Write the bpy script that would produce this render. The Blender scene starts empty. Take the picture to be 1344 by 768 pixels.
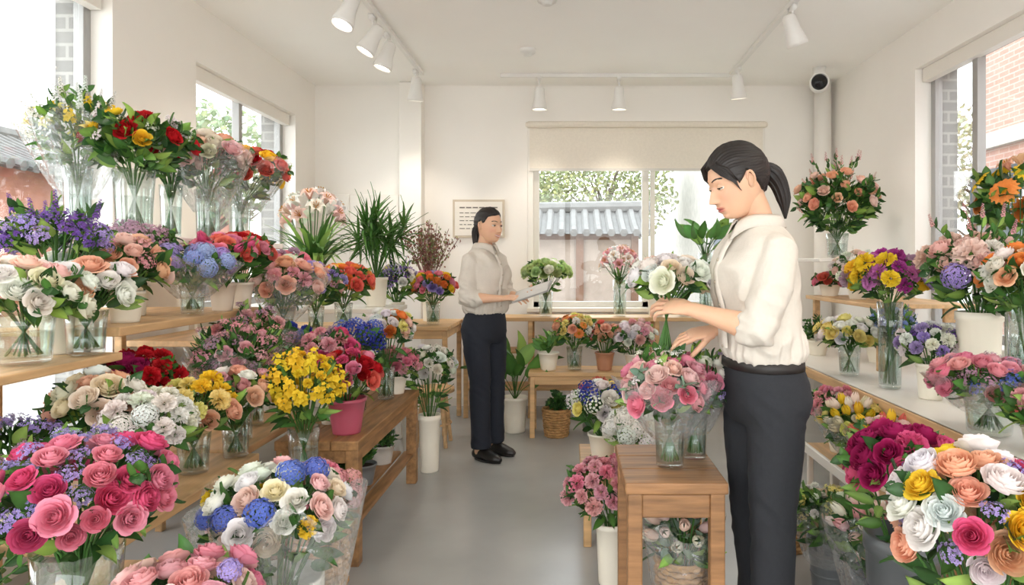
import bpy, math, random
import numpy as np
from mathutils import Vector, Matrix, noise
rnd = random.Random(11)
PI = math.pi
SC = bpy.context.scene

# ------------------------------------------------------------------ colours
def lin(h):
    h = h.lstrip('#')
    c = [int(h[i:i+2], 16)/255 for i in (0, 2, 4)]
    return tuple(x/12.92 if x <= .04045 else ((x+.055)/1.055)**2.4 for x in c)
C = {k: lin(v) for k, v in dict(white='#FAF7F0', cream='#F8ECD6', ivory='#F6EFDE', peach='#F7C6A8', blush='#F8D8CE',
     pink='#EF9AAE', hot='#E0608A', magenta='#AE2862', red='#C0222A', coral='#EB7C6C', orange='#F39A54', yellow='#F7D440',
     lemon='#F7EB9A', lav='#B8A6DC', purple='#8660B2', blue='#7284D2', dblue='#4853AC', sky='#AAB9E8', mauve='#C5A0B5',
     rose='#ECB3B8', brown='#8A5F54', green='#4E7A39', dgreen='#33592C', lgreen='#89AE56', gold='#C99018').items()}

# ------------------------------------------------------------------ materials
def newmat(name):
    m = bpy.data.materials.new(name); m.use_nodes = True
    nt = m.node_tree; b = nt.nodes['Principled BSDF']
    return m, nt, b
def mat(name, col, rough=.6, metal=0, noise_scale=None, noise_amt=.08, bump=0, bscale=60, stretch=None, spec=.5):
    m, nt, b = newmat(name)
    b.inputs['Roughness'].default_value = rough; b.inputs['Metallic'].default_value = metal
    b.inputs['Specular IOR Level'].default_value = spec
    tc = nt.nodes.new('ShaderNodeTexCoord'); mp = nt.nodes.new('ShaderNodeMapping')
    nt.links.new(tc.outputs['Object'], mp.inputs[0])
    if stretch: mp.inputs['Scale'].default_value = stretch
    n = nt.nodes.new('ShaderNodeTexNoise'); n.inputs['Scale'].default_value = noise_scale or 6
    n.inputs['Detail'].default_value = 5
    nt.links.new(mp.outputs[0], n.inputs['Vector'])
    r = nt.nodes.new('ShaderNodeValToRGB')
    lo = [max(0, c*(1-noise_amt*2)) for c in col]; hi = [min(1, c*(1+noise_amt)) for c in col]
    r.color_ramp.elements[0].color = (*lo, 1); r.color_ramp.elements[1].color = (*hi, 1)
    r.color_ramp.elements[0].position = .3; r.color_ramp.elements[1].position = .7
    nt.links.new(n.outputs['Fac'], r.inputs[0]); nt.links.new(r.outputs[0], b.inputs['Base Color'])
    if bump:
        n2 = nt.nodes.new('ShaderNodeTexNoise'); n2.inputs['Scale'].default_value = bscale
        nt.links.new(mp.outputs[0], n2.inputs['Vector'])
        bp = nt.nodes.new('ShaderNodeBump'); bp.inputs['Strength'].default_value = bump; bp.inputs['Distance'].default_value = .01
        nt.links.new(n2.outputs['Fac'], bp.inputs['Height']); nt.links.new(bp.outputs[0], b.inputs['Normal'])
    return m
def attrmat(name, rough=.55, trans=.25, spec=.3, sss=0, mott=0):
    m, nt, b = newmat(name)
    a = nt.nodes.new('ShaderNodeAttribute'); a.attribute_name = 'Col'; src = a.outputs['Color']
    if mott:
        tc = nt.nodes.new('ShaderNodeTexCoord'); n = nt.nodes.new('ShaderNodeTexNoise'); n.inputs['Scale'].default_value = 70; n.inputs['Detail'].default_value = 3
        nt.links.new(tc.outputs['Object'], n.inputs['Vector'])
        mr = nt.nodes.new('ShaderNodeMapRange'); mr.inputs['From Min'].default_value = .3; mr.inputs['From Max'].default_value = .7; mr.inputs['To Min'].default_value = 1-mott; mr.inputs['To Max'].default_value = 1.0
        nt.links.new(n.outputs['Fac'], mr.inputs[0]); vm = nt.nodes.new('ShaderNodeVectorMath'); vm.operation = 'SCALE'
        nt.links.new(src, vm.inputs[0]); nt.links.new(mr.outputs[0], vm.inputs['Scale']); src = vm.outputs[0]
    b.inputs['Roughness'].default_value = rough; b.inputs['Specular IOR Level'].default_value = spec
    nt.links.new(src, b.inputs['Base Color'])
    if sss:
        b.inputs['Subsurface Weight'].default_value = sss; b.inputs['Subsurface Scale'].default_value = .01
    if trans:
        t = nt.nodes.new('ShaderNodeBsdfTranslucent'); nt.links.new(src, t.inputs['Color'])
        mx = nt.nodes.new('ShaderNodeMixShader'); mx.inputs[0].default_value = trans
        nt.links.new(b.outputs[0], mx.inputs[1]); nt.links.new(t.outputs[0], mx.inputs[2])
        nt.links.new(mx.outputs[0], nt.nodes['Material Output'].inputs[0])
    return m
def clearmat(name, tint, gloss=.04, rim=.5, rough=.03, bump=0, bscale=18, haze=0):
    m, nt, b = newmat(name); nt.nodes.remove(b)
    out = nt.nodes['Material Output']
    tr = nt.nodes.new('ShaderNodeBsdfTransparent'); tr.inputs[0].default_value = (*tint, 1)
    gl = nt.nodes.new('ShaderNodeBsdfGlossy'); gl.inputs['Roughness'].default_value = rough
    lw = nt.nodes.new('ShaderNodeLayerWeight'); lw.inputs[0].default_value = .35
    mr = nt.nodes.new('ShaderNodeMapRange'); mr.inputs['To Min'].default_value = gloss; mr.inputs['To Max'].default_value = rim
    nt.links.new(lw.outputs['Facing'], mr.inputs[0])
    mx = nt.nodes.new('ShaderNodeMixShader')
    nt.links.new(mr.outputs[0], mx.inputs[0]); nt.links.new(tr.outputs[0], mx.inputs[1]); nt.links.new(gl.outputs[0], mx.inputs[2])
    last = mx
    if haze:
        d = nt.nodes.new('ShaderNodeBsdfDiffuse'); d.inputs[0].default_value = (.9, .9, .9, 1)
        m2 = nt.nodes.new('ShaderNodeMixShader'); m2.inputs[0].default_value = haze
        nt.links.new(mx.outputs[0], m2.inputs[1]); nt.links.new(d.outputs[0], m2.inputs[2]); last = m2
    if bump:
        tc = nt.nodes.new('ShaderNodeTexCoord')
        n = nt.nodes.new('ShaderNodeTexNoise'); n.inputs['Scale'].default_value = bscale; n.inputs['Detail'].default_value = 2
        nt.links.new(tc.outputs['Object'], n.inputs['Vector'])
        bp = nt.nodes.new('ShaderNodeBump'); bp.inputs['Strength'].default_value = bump; bp.inputs['Distance'].default_value = .03
        nt.links.new(n.outputs['Fac'], bp.inputs['Height']); nt.links.new(bp.outputs[0], gl.inputs['Normal']); nt.links.new(bp.outputs[0], lw.inputs['Normal'])
    nt.links.new(last.outputs[0], out.inputs[0])
    return m
def brickmat(name, c1, c2, mortar, scale=1.0):
    m, nt, b = newmat(name); b.inputs['Roughness'].default_value = .85
    tc = nt.nodes.new('ShaderNodeTexCoord'); sp = nt.nodes.new('ShaderNodeSeparateXYZ'); cb = nt.nodes.new('ShaderNodeCombineXYZ')
    ad = nt.nodes.new('ShaderNodeMath'); ad.operation = 'ADD'
    nt.links.new(tc.outputs['Object'], sp.inputs[0]); nt.links.new(sp.outputs[0], ad.inputs[0]); nt.links.new(sp.outputs[1], ad.inputs[1])
    nt.links.new(ad.outputs[0], cb.inputs[0]); nt.links.new(sp.outputs[2], cb.inputs[1])
    br = nt.nodes.new('ShaderNodeTexBrick'); br.inputs['Scale'].default_value = scale
    br.inputs['Color1'].default_value = (*c1, 1); br.inputs['Color2'].default_value = (*c2, 1); br.inputs['Mortar'].default_value = (*mortar, 1)
    br.inputs['Brick Width'].default_value = .2; br.inputs['Row Height'].default_value = .07; br.inputs['Mortar Size'].default_value = .008
    nt.links.new(cb.outputs[0], br.inputs['Vector']); nt.links.new(br.outputs[0], b.inputs['Base Color'])
    return m

M_petal = attrmat('petal', .6, .28, .2, mott=.08)
M_leaf = attrmat('leaf_green', .42, .2, .4)
M_glass = clearmat('vase_glass', (.94, .97, .96), .06, .6)
M_water = clearmat('water', (.92, .96, .94), .08, .4)
M_ceram = attrmat('ceramic_pot', .35, 0, .5)
M_wick = mat('wicker', lin('#BF935E'), .75, noise_scale=30, noise_amt=.2)
M_cello = clearmat('cellophane', (.97, .98, .98), .07, .65, .08, bump=.9, bscale=22, haze=.09)
M_soil = mat('soil', lin('#3A2A20'), .95, noise_scale=60, noise_amt=.3)
FL = [M_petal, M_leaf, M_glass, M_water, M_ceram, M_wick, M_cello, M_soil]
PET, LEAF, GLASS, WATER, CER, WICK, CEL, SOIL = range(8)
M_wall = mat('wall_plaster', lin('#F6F2EC'), .85, noise_scale=3, noise_amt=.008, bump=.05, bscale=80)
M_ceil = mat('ceiling_paint', lin('#FAF8F4'), .9, noise_scale=3, noise_amt=.005)
M_floor = mat('polished_concrete', lin('#ABABA8'), .26, noise_scale=1.6, noise_amt=.07, bump=.02, bscale=8)
M_pine = mat('pine_wood', lin('#D8B080'), .5, noise_scale=5, noise_amt=.14, stretch=(6, .6, 6), bump=.06, bscale=14)
M_pinex = mat('pine_wood_cross', lin('#D4AB78'), .5, noise_scale=5, noise_amt=.14, stretch=(.6, 6, 6), bump=.06, bscale=14)
M_oak = mat('aged_oak', lin('#9C7149'), .5, noise_scale=6, noise_amt=.22, stretch=(.8, 7, 7), bump=.12, bscale=14)
M_oaky = mat('aged_oak_long', lin('#A1774B'), .5, noise_scale=6, noise_amt=.22, stretch=(7, .8, 7), bump=.12, bscale=14)
M_whitewood = mat('white_lacquer', lin('#EFEAE2'), .35, noise_scale=4, noise_amt=.01)
M_alu = mat('window_aluminium', lin('#A9A8A6'), .4, .3, noise_amt=.01)
M_wfr = mat('window_white_frame', lin('#DAD6CE'), .4, noise_amt=.01)
M_black = mat('black_steel', lin('#2B2B2C'), .4, .5, noise_amt=.02)
M_pane = clearmat('window_pane', (.97, .985, .985), .02, .25, .01)
M_fix = mat('white_fixture', lin('#ECEAE6'), .35, noise_amt=.01)
M_blind = mat('roller_blind_fabric', lin('#EBE3D6'), .9, noise_scale=60, noise_amt=.02, bump=.05, bscale=300)

# ------------------------------------------------------------------ mesh builder
class MB:
    def __init__(s): s.V=[]; s.C=[]; s.Q=[]; s.QM=[]; s.T=[]; s.TM=[]; s.n=0
    def add(s, V, Q=None, T=None, col=(.8, .8, .8), mat=0):
        V = np.asarray(V, float).reshape(-1, 3); k = len(V)
        c = np.asarray(col, float)
        if c.ndim == 1: c = np.tile(c[:3], (k, 1))
        s.V.append(V); s.C.append(c)
        if Q is not None and len(Q): Q = np.asarray(Q, int); s.Q.append(Q+s.n); s.QM.append(np.full(len(Q), mat))
        if T is not None and len(T): T = np.asarray(T, int); s.T.append(T+s.n); s.TM.append(np.full(len(T), mat))
        s.n += k
    def box(s, c, d, mat=0, col=(.8, .8, .8), rot=None):
        x, y, z = [q/2 for q in d]
        V = np.array([[-x,-y,-z],[x,-y,-z],[x,y,-z],[-x,y,-z],[-x,-y,z],[x,-y,z],[x,y,z],[-x,y,z]])
        if rot is not None: V = V@np.array(rot).T
        V = V+np.array(c)
        s.add(V, [[0,3,2,1],[4,5,6,7],[0,1,5,4],[1,2,6,5],[2,3,7,6],[3,0,4,7]], mat=mat, col=col)
    def bb(s, x0, x1, y0, y1, z0, z1, mat=0):
        s.box(((x0+x1)/2, (y0+y1)/2, (z0+z1)/2), (x1-x0, y1-y0, z1-z0), mat)
    def mesh(s, name, origin=(0, 0, 0), smooth=True):
        V = np.concatenate(s.V)-np.array(origin); Cc = np.concatenate(s.C)
        Q = np.concatenate(s.Q) if s.Q else np.zeros((0, 4), int); T = np.concatenate(s.T) if s.T else np.zeros((0, 3), int)
        qm = np.concatenate(s.QM) if s.QM else np.zeros(0, int); tm = np.concatenate(s.TM) if s.TM else np.zeros(0, int)
        me = bpy.data.meshes.new(name)
        me.vertices.add(len(V)); me.vertices.foreach_set('co', V.ravel().astype(np.float32))
        nl = len(Q)*4+len(T)*3; me.loops.add(nl)
        me.loops.foreach_set('vertex_index', np.concatenate([Q.ravel(), T.ravel()]).astype(np.int32))
        me.polygons.add(len(Q)+len(T))
        st = np.concatenate([np.arange(len(Q))*4, len(Q)*4+np.arange(len(T))*3]).astype(np.int32)
        me.polygons.foreach_set('loop_start', st)
        me.polygons.foreach_set('material_index', np.concatenate([qm, tm]).astype(np.int32))
        me.polygons.foreach_set('use_smooth', np.full(len(Q)+len(T), smooth))
        me.update(calc_edges=True)
        a = me.attributes.new('Col', 'FLOAT_COLOR', 'POINT')
        a.data.foreach_set('color', np.hstack([Cc, np.ones((len(Cc), 1))]).ravel().astype(np.float32))
        me.validate()
        return me
    def obj(s, name, mats, origin=(0, 0, 0), smooth=True, bevel=0, parent=None):
        me = s.mesh(name, origin, smooth)
        for m in mats: me.materials.append(m)
        o = bpy.data.objects.new(name, me); SC.collection.objects.link(o); o.location = origin
        if bevel:
            b = o.modifiers.new('bevel', 'BEVEL'); b.width = bevel; b.segments = 2; b.limit_method = 'ANGLE'
        if parent: attach(o, parent)
        return o
def attach(o, p):
    o.parent = p; o.matrix_parent_inverse = Matrix.Translation(-Vector(p.location))
def empty(name, loc=(0, 0, 0)):
    e = bpy.data.objects.new(name, None); e.location = loc; e.empty_display_size = .1; SC.collection.objects.link(e); return e

def basis(d, spin=0):
    d = np.array(d, float); d /= np.linalg.norm(d)+1e-9
    a = np.array([0, 0, 1.]) if abs(d[2]) < .95 else np.array([1., 0, 0])
    u = np.cross(a, d); u /= np.linalg.norm(u); v = np.cross(d, u)
    c, s = math.cos(spin), math.sin(spin)
    return np.stack([u*c+v*s, -u*s+v*c, d], 1)
def tube(P, R, n=8, up=(0, 0, 1), caps=True, roundend=True):
    P = [np.array(p, float) for p in P]; R = [(r, r) if np.isscalar(r) else r for r in R]
    if caps and roundend:
        d0 = P[0]-P[1]; d0 /= np.linalg.norm(d0)+1e-9; d1 = P[-1]-P[-2]; d1 /= np.linalg.norm(d1)+1e-9
        r0, r1 = min(R[0]), min(R[-1])
        P = [P[0]+d0*r0*.95, P[0]+d0*r0*.7]+P+[P[-1]+d1*r1*.7, P[-1]+d1*r1*.95]
        R = [(R[0][0]*.3, R[0][1]*.3), (R[0][0]*.72, R[0][1]*.72)]+R+[(R[-1][0]*.72, R[-1][1]*.72), (R[-1][0]*.3, R[-1][1]*.3)]
    V = []; m = len(P); up = np.array(up, float); U0 = None
    for i in range(m):
        t = P[min(i+1, m-1)]-P[max(i-1, 0)]; t /= np.linalg.norm(t)+1e-9
        if U0 is None:
            v = up-t*np.dot(up, t)
            if np.linalg.norm(v) < .05: v = np.array([1., 0, 0])-t*t[0]
            v /= np.linalg.norm(v); u = np.cross(t, v)
        else:
            u = U0-t*np.dot(U0, t); u /= np.linalg.norm(u)+1e-9; v = np.cross(u, t)
        U0 = u
        a = np.arange(n)*2*PI/n
        V.append(P[i]+np.outer(np.cos(a), u)*R[i][0]-np.outer(np.sin(a), v)*-R[i][1])
    V = np.concatenate(V)
    Q = [[i*n+j, i*n+(j+1) % n, (i+1)*n+(j+1) % n, (i+1)*n+j] for i in range(m-1) for j in range(n)]
    T = []
    if caps:
        V = np.vstack([V, P[0], P[-1]]); k = m*n
        T = [[k, (j+1) % n, j] for j in range(n)]+[[k+1, (m-1)*n+j, (m-1)*n+(j+1) % n] for j in range(n)]
    return V, Q, T
def lathe(prof, n=24, c=(0, 0, 0)):
    a = np.arange(n)*2*PI/n
    V = np.concatenate([np.stack([r*np.cos(a), r*np.sin(a), np.full(n, z)], 1) for r, z in prof])+np.array(c)
    Q = [[i*n+j, i*n+(j+1) % n, (i+1)*n+(j+1) % n, (i+1)*n+j] for i in range(len(prof)-1) for j in range(n)]
    return V, Q

# ------------------------------------------------------------------ flower templates  (V,Q,t,ov)
def grid(nu, nv):
    u = np.linspace(-1, 1, nu); v = np.linspace(0, 1, nv); U, Vv = np.meshgrid(u, v)
    Q = [[i*nu+j, i*nu+j+1, (i+1)*nu+j+1, (i+1)*nu+j] for i in range(nv-1) for j in range(nu-1)]
    return U.ravel(), Vv.ravel(), np.array(Q)
class TB:
    def __init__(s): s.V=[]; s.Q=[]; s.t=[]; s.o=[]; s.n=0
    def add(s, V, Q, t, ov=None):
        k = len(V); s.V.append(V); s.Q.append(np.asarray(Q)+s.n); s.t.append(np.broadcast_to(np.asarray(t, float), (k,)))
        o = np.zeros((k, 4)); 
        if ov is not None: o[:, :3] = ov; o[:, 3] = 1
        s.o.append(o); s.n += k
    def done(s): return (np.concatenate(s.V), np.concatenate(s.Q), np.clip(np.concatenate(s.t), 0, 1), np.concatenate(s.o))
def T_rose(g=5, openness=1.0, seed=0):
    r_ = random.Random(seed); tb = TB(); U, V, Q = grid(g, g)
    W = [(2, .07, .90, 0, 2.0), (3, .17, .95, 0, 1.45), (3, .30, .98, .01, 1.25), (4, .44, .96, .03, 1.0), (5, .59, .91, .06*openness, .85), (5, .74, .82, .11*openness, .82), (6, .88, .68, .18*openness, .72)]
    for k, (n, r, h, fl, w) in enumerate(W):
        inn = max(0, 1-k/3.5)
        for j in range(n):
            a0 = 2*PI*j/n+k*.8+r_.uniform(-.16, .16); hh = h*r_.uniform(.93, 1.06); f = fl*r_.uniform(.5, 1.4)
            rad = r*(.30+.70*np.sin(np.minimum(V*1.45, 1)*PI/2))+f*V**4*(1-.3*U**2)-.05*r*V**3*(U**2)+.10*r*U
            rad = rad*(1-.45*inn*V**3)
            th = a0+U*w*(.5+.5*np.sin(np.minimum(V*1.5, 1)*PI/2))*(1-.28*V**8)
            z = hh*V*(1-.07*U**2)-f*.7*V**5-.5+.012*np.sin(U*5+k+j)*V
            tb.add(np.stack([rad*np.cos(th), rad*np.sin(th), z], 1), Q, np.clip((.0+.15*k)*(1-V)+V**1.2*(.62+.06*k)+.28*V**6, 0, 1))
    for j in range(5):
        a0 = 2*PI*j/5; rad = .15+.5*V; th = a0+U*.35*(1-V)
        tb.add(np.stack([rad*np.cos(th), rad*np.sin(th), -.52-.15*np.sin(V*PI)+0*V], 1), Q, 0, C['green'])
    return tb.done()
def T_ruffle(g=4, n=34, seed=0):
    r_ = random.Random(seed); tb = TB(); U, V, Q = grid(g+1, g)
    for i in range(n):
        zz = 1-1.25*(i+.5)/n; rr = math.sqrt(max(0, 1-zz*zz)); a = i*2.39996
        d = np.array([rr*math.cos(a), rr*math.sin(a), zz]); B = basis(d, r_.uniform(0, 6.28))
        w = .34*r_.uniform(.8, 1.2); ph = r_.uniform(0, 6)
        x = U*w*(.25+.75*V); y = .13*np.sin(U*4.5+ph)*V+.1*V*V*r_.uniform(-1, 1); z = .25+.72*V*r_.uniform(.88, 1.05)+.06*np.sin(U*9+ph)*V
        P = np.stack([x, y, z], 1)@B.T; P[:, 2] = P[:, 2]*.8
        tb.add(P, Q, .1+.9*V**2)
    return tb.done()
def T_tulip(g=5, seed=0):
    tb = TB(); U, V, Q = grid(g, g+1)
    for k in range(6):
        a0 = 2*PI*k/6; r = .62 if k % 2 else .7
        rad = r*np.sin(np.clip(.12+V*.78, 0, 1)*PI)**.6*(1-.25*V)+.02
        th = a0+U*.62*np.sin(np.clip(V*.8+.18, 0, 1)*PI)**.7
        tb.add(np.stack([rad*np.cos(th), rad*np.sin(th), -.8+1.9*V-.12*U**2*V], 1), Q, .2+.8*V)
    return tb.done()
def T_daisy(n=16, seed=0, wide=.17):
    tb = TB(); U, V, Q = grid(3, 5); r_ = random.Random(seed)
    for L in range(2):
        for k in range(n):
            a0 = 2*PI*(k+.5*L)/n; l = (1-.16*L)*r_.uniform(.93, 1.05)
            x = .14+V*l*.86; y = U*wide*np.sin(np.clip(V*.8+.15, 0, 1)*PI)**.6; z = .06*L+.18*np.sin(V*PI*.8)-.12*V*V+.03*U*U
            c, s = math.cos(a0), math.sin(a0)
            tb.add(np.stack([x*c-y*s, x*s+y*c, z], 1), Q, .3+.7*V)
    P, q = lathe([(.26, .02), (.25, .12), (.16, .17), (.01, .15)], 10)
    tb.add(P, q, 0, C['gold'])
    return tb.done()
def T_hyd(n=80, seed=0):
    tb = TB(); r_ = random.Random(seed)
    base = np.array([[0, 0, 0], [.5, .5, .06], [1, 0, .1], [.5, -.5, .06]])
    for i in range(n):
        zz = 1-1.35*(i+.5)/n; rr = math.sqrt(max(0, 1-zz*zz)); a = i*2.39996
        d = np.array([rr*math.cos(a), rr*math.sin(a), zz])
        B = basis(d+np.array([r_.uniform(-.3, .3) for _ in range(3)]), r_.uniform(0, 6.28)); ra = r_.uniform(.86, 1.06)
        for k in range(4):
            c, s = math.cos(k*PI/2), math.sin(k*PI/2); P = base*.165
            P = np.stack([P[:, 0]*c-P[:, 1]*s, P[:, 0]*s+P[:, 1]*c, P[:, 2]], 1)@B.T+d*ra*np.array([1, 1, .85])
            tb.add(P, [[0, 1, 2, 3]], np.array([.1, .7, 1, .7])*r_.uniform(.6, 1))
    return tb.done()
def T_lily(g=4, seed=0):
    tb = TB(); U, V, Q = grid(g, 7)
    for k in range(6):
        a0 = 2*PI*k/6+.1; w = .34 if k % 2 else .25
        rad = .08+.95*V**1.4; z = -.5+1.0*np.sin(V*2.0)-.35*V**4; y = U*w*np.sin(np.clip(.08+V*.92, 0, 1)*PI)**.8
        z = z+.15*U*U*np.sin(V*PI)
        c, s = math.cos(a0), math.sin(a0)
        tb.add(np.stack([rad*c-y*s, rad*s+y*c, z], 1), Q, np.clip(V*1.2-.25*(1-abs(U)), 0, 1))
    for k in range(6):
        a0 = 2*PI*k/6+.5; P, q, t = tube([(0, 0, -.3), (.12*math.cos(a0), .12*math.sin(a0), .3), (.3*math.cos(a0), .3*math.sin(a0), .62)], [.02, .018, .04], 4, caps=False)
        tb.add(P, q, 0, C['gold'])
    return tb.done()
def floret(tb, p, B, s, r_, n=5):
    for k in range(n):
        a = 2*PI*k/n; c, q = math.cos(a), math.sin(a)
        P = np.array([[0, 0, 0], [.55, .42, .25], [1, 0, .35], [.55, -.42, .25]])*s
        P = np.stack([P[:, 0]*c-P[:, 1]*q, P[:, 0]*q+P[:, 1]*c, P[:, 2]], 1)@B.T+p
        tb.add(P, [[0, 1, 2, 3]], np.array([.1, .7, 1, .7])*r_.uniform(.7, 1))
def T_spike(n=34, seed=0, fs=.3, taper=.6, H=3.2):
    tb = TB(); r_ = random.Random(seed)
    for i in range(n):
        f = i/n; a = i*2.4; rr = .42*(1-taper*f); d = np.array([math.cos(a), math.sin(a), .5+f])
        floret(tb, np.array([rr*math.cos(a), rr*math.sin(a), -H*.3+H*f]), basis(d, r_.uniform(0, 6)), fs*(1-.45*f)*r_.uniform(.8, 1.2), r_)
    P, q, t = tube([(0, 0, -H*.35), (0, 0, H*.7)], [.05, .02], 4, caps=False); tb.add(P, q, 0, C['green'])
    return tb.done()
def T_spray(n=46, seed=0, fs=.15):
    tb = TB(); r_ = random.Random(seed)
    for i in range(n):
        th = r_.uniform(0, 6.28); q = math.sqrt(r_.random())*.9; z = r_.uniform(-.3, .55)*(1-.5*q*q)
        p = np.array([q*math.cos(th), q*math.sin(th), z]); 
        floret(tb, p, basis(p*[1, 1, .6]+np.array([0, 0, .5]), r_.uniform(0, 6)), fs*r_.uniform(.7, 1.25), r_, 4)
        if i % 3 == 0:
            P, qq, t = tube([(0, 0, -1.2), (p[0]*.4, p[1]*.4, -.3), p], [.03, .02, .012], 3, caps=False); tb.add(P, qq, 0, C['green'])
    return tb.done()
TP = {}
def get(kind, lod):
    key = (kind, lod, rnd.randrange(3))
    if key not in TP:
        s = key[2]
        TP[key] = dict(rose=lambda: T_rose(5 if lod else 4, [1, .5, 1.5][s], s), ruffle=lambda: T_ruffle(4 if lod else 3, 36 if lod else 24, s),
            tulip=lambda: T_tulip(5 if lod else 4), daisy=lambda: T_daisy(16 if lod else 11, s), hyd=lambda: T_hyd(130 if lod else 60, s),
            lily=lambda: T_lily(5 if lod else 4), spike=lambda: T_spike(40 if lod else 26, s), free=lambda: T_spike(12, s, .55, .5, 2.2), spray=lambda: T_spray(70 if lod else 40, s))[kind]()
    return TP[key]
def put(mb, tpl, pos, d, size, col, spin=0, zs=1):
    V, Q, t, o = tpl; B = basis(d, spin)
    P = (V*np.array([size, size, size*zs]))@B.T+np.array(pos)
    c = np.array(col)*np.array([rnd.uniform(.92, 1.05) for _ in range(3)]); c = np.clip(c, 0, .95)
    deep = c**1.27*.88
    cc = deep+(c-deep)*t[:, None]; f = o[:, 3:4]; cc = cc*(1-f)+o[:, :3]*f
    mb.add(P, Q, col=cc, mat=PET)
LU, LV, LQ = grid(3, 6)
def leaf(mb, pos, d, L, w, col, bend=.25, spin=None):
    x = LU*w*np.sin(np.clip(.04+LV*.96, 0, 1)**.8*PI)**.8; z = LV*L; y = -bend*L*LV**2+np.abs(LU)*w*.35
    B = basis(d, rnd.uniform(0, 6.28) if spin is None else spin)
    k = rnd.uniform(.7, 1.25); c = np.array(col)*k*np.array([rnd.uniform(.9, 1.15), 1, rnd.uniform(.8, 1.1)])
    cc = np.clip(c[None]*(.8+.35*(1-np.abs(LU)))[:, None], 0, .9)
    mb.add(np.stack([x, y, z], 1)@B.T+np.array(pos), LQ, col=cc, mat=LEAF)
def stem(mb, P, r=.0025, col=None, n=4):
    V, Q, T = tube(P, [r]*len(P), n, caps=False); mb.add(V, Q, col=col or C['green'], mat=LEAF)
def branch(mb, p0, p1, kind, s=1.0):
    p0, p1 = np.array(p0), np.array(p1); d = p1-p0; L = np.linalg.norm(d); mid = (p0+p1)/2+np.array([0, 0, .1*L])
    stem(mb, [p0, mid, p1], .002)
    if kind == 'euc':
        n = 7
        for i in range(n):
            f = .3+.7*i/n; p = p0*(1-f)**2+2*mid*f*(1-f)+p1*f*f
            for sg in (0, PI):
                B = basis(d, i*1.6+sg); leaf(mb, p, B[:, 0]+d/L*.6, .035*s, .014*s, (.24, .36, .26), .1)
    else:
        n = 8
        for i in range(n):
            f = .25+.75*i/n; p = p0*(1-f)**2+2*mid*f*(1-f)+p1*f*f
            B = basis(d, i*2.4); leaf(mb, p, B[:, 0]*.8+d/L*.8, .05*s*(1.1-.4*f), .013*s, C['dgreen'] if i % 2 else C['green'], .2)
def blade(mb, p, az, L, w, droop, col, tilt=.3):
    n = 6; pts = []; dr = np.array([math.cos(az), math.sin(az), 0])
    for i in range(n):
        f = i/(n-1); a = tilt+droop*f
        pts.append(np.array(p)+dr*L*f*math.sin(a)*1.0+np.array([0, 0, L*f*math.cos(a)]))
    s = np.array([-math.sin(az), math.cos(az), 0]); V = []
    for i, q in enumerate(pts):
        ww = w*math.sin(PI*min(1, .15+.85*i/(n-1)))**.6*(1 if i < n-1 else .1)
        V += [q-s*ww, q+np.array([0, 0, -.2*ww]), q+s*ww]
    k = rnd.uniform(.75, 1.3)
    mb.add(np.array(V), [[i*3+j, i*3+j+1, i*3+j+4, i*3+j+3] for i in range(n-1) for j in range(2)], col=np.array(col)*k, mat=LEAF)

# ------------------------------------------------------------------ containers (local z from 0)
def container(mb, kind, h, r, col=None):
    if kind == 'glass':
        V, Q = lathe([(.001, .006), (r*.80, .006), (r*.84, .012), (r*.86, h*.3), (r*.92, h*.7), (r, h), (r*.97, h), (r*.89, h*.7), (r*.83, h*.3), (r*.8, .02), (.001, .02)], 28)
        mb.add(V, Q, mat=GLASS)
        V, Q = lathe([(r*.80, .022), (r*.815, h*.3), (r*.85, h*.6), (.001, h*.6)], 24); mb.add(V, Q, mat=WATER)
    elif kind in ('pot', 'tall', 'bucket'):
        b = .72 if kind == 'pot' else (.8 if kind == 'tall' else .78)
        pr = [(.001, 0), (r*b, 0), (r*(b+.02), .008), (r*(b+.5*(1-b)), h*.5), (r*.98, h*.9), (r*1.04, h*.91), (r*1.04, h), (r*.96, h), (r*.92, h*.85), (.001, h*.84)]
        V, Q = lathe(pr, 28); mb.add(V, Q, col=col or C['ivory'], mat=CER)
        if kind == 'bucket':
            for f in (.35, .7):
                rr = r*(b+(1-b)*f); V, Q = lathe([(rr*1.0, h*f-.006), (rr*1.04, h*f), (rr*1.0, h*f+.006)], 28); mb.add(V, Q, col=col or C['white'], mat=CER)
    elif kind == 'basket':
        rows = max(6, int(h/.018)); n = 72; a = np.arange(n)*2*PI/n; rw = h/rows*.62
        for i in range(rows):
            z = h*(i+.5)/rows; rr = r*(.78+.22*(i/rows)**.7)
            ro = rr+.0045*np.sin(a*12+(PI if i % 2 else 0)); V = []
            for (dr, dz) in ((rw*.7, 0), (0, rw), (-rw*.7, 0), (0, -rw)):
                V.append(np.stack([(ro+dr)*np.cos(a), (ro+dr)*np.sin(a), np.full(n, z+dz)], 1))
            mb.add(np.concatenate(V), [[k*n+j, k*n+(j+1) % n, ((k+1) % 4)*n+(j+1) % n, ((k+1) % 4)*n+j] for k in range(4) for j in range(n)], mat=WICK)
        for j in range(24):
            an = j*2*PI/24; V, Q, T = tube([(r*.78*math.cos(an), r*.78*math.sin(an), 0), (r*math.cos(an), r*math.sin(an), h)], [.003, .003], 4); mb.add(V, Q, T, mat=WICK)
        V, Q = lathe([(.001, .004), (r*.76, .004), (r*.95, h*.96), (r*1.05, h*.97), (r*1.06, h*1.02), (r*.96, h*1.02), (r*.93, h*.85), (.001, h*.85)], 30); mb.add(V, Q, mat=WICK)
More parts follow.
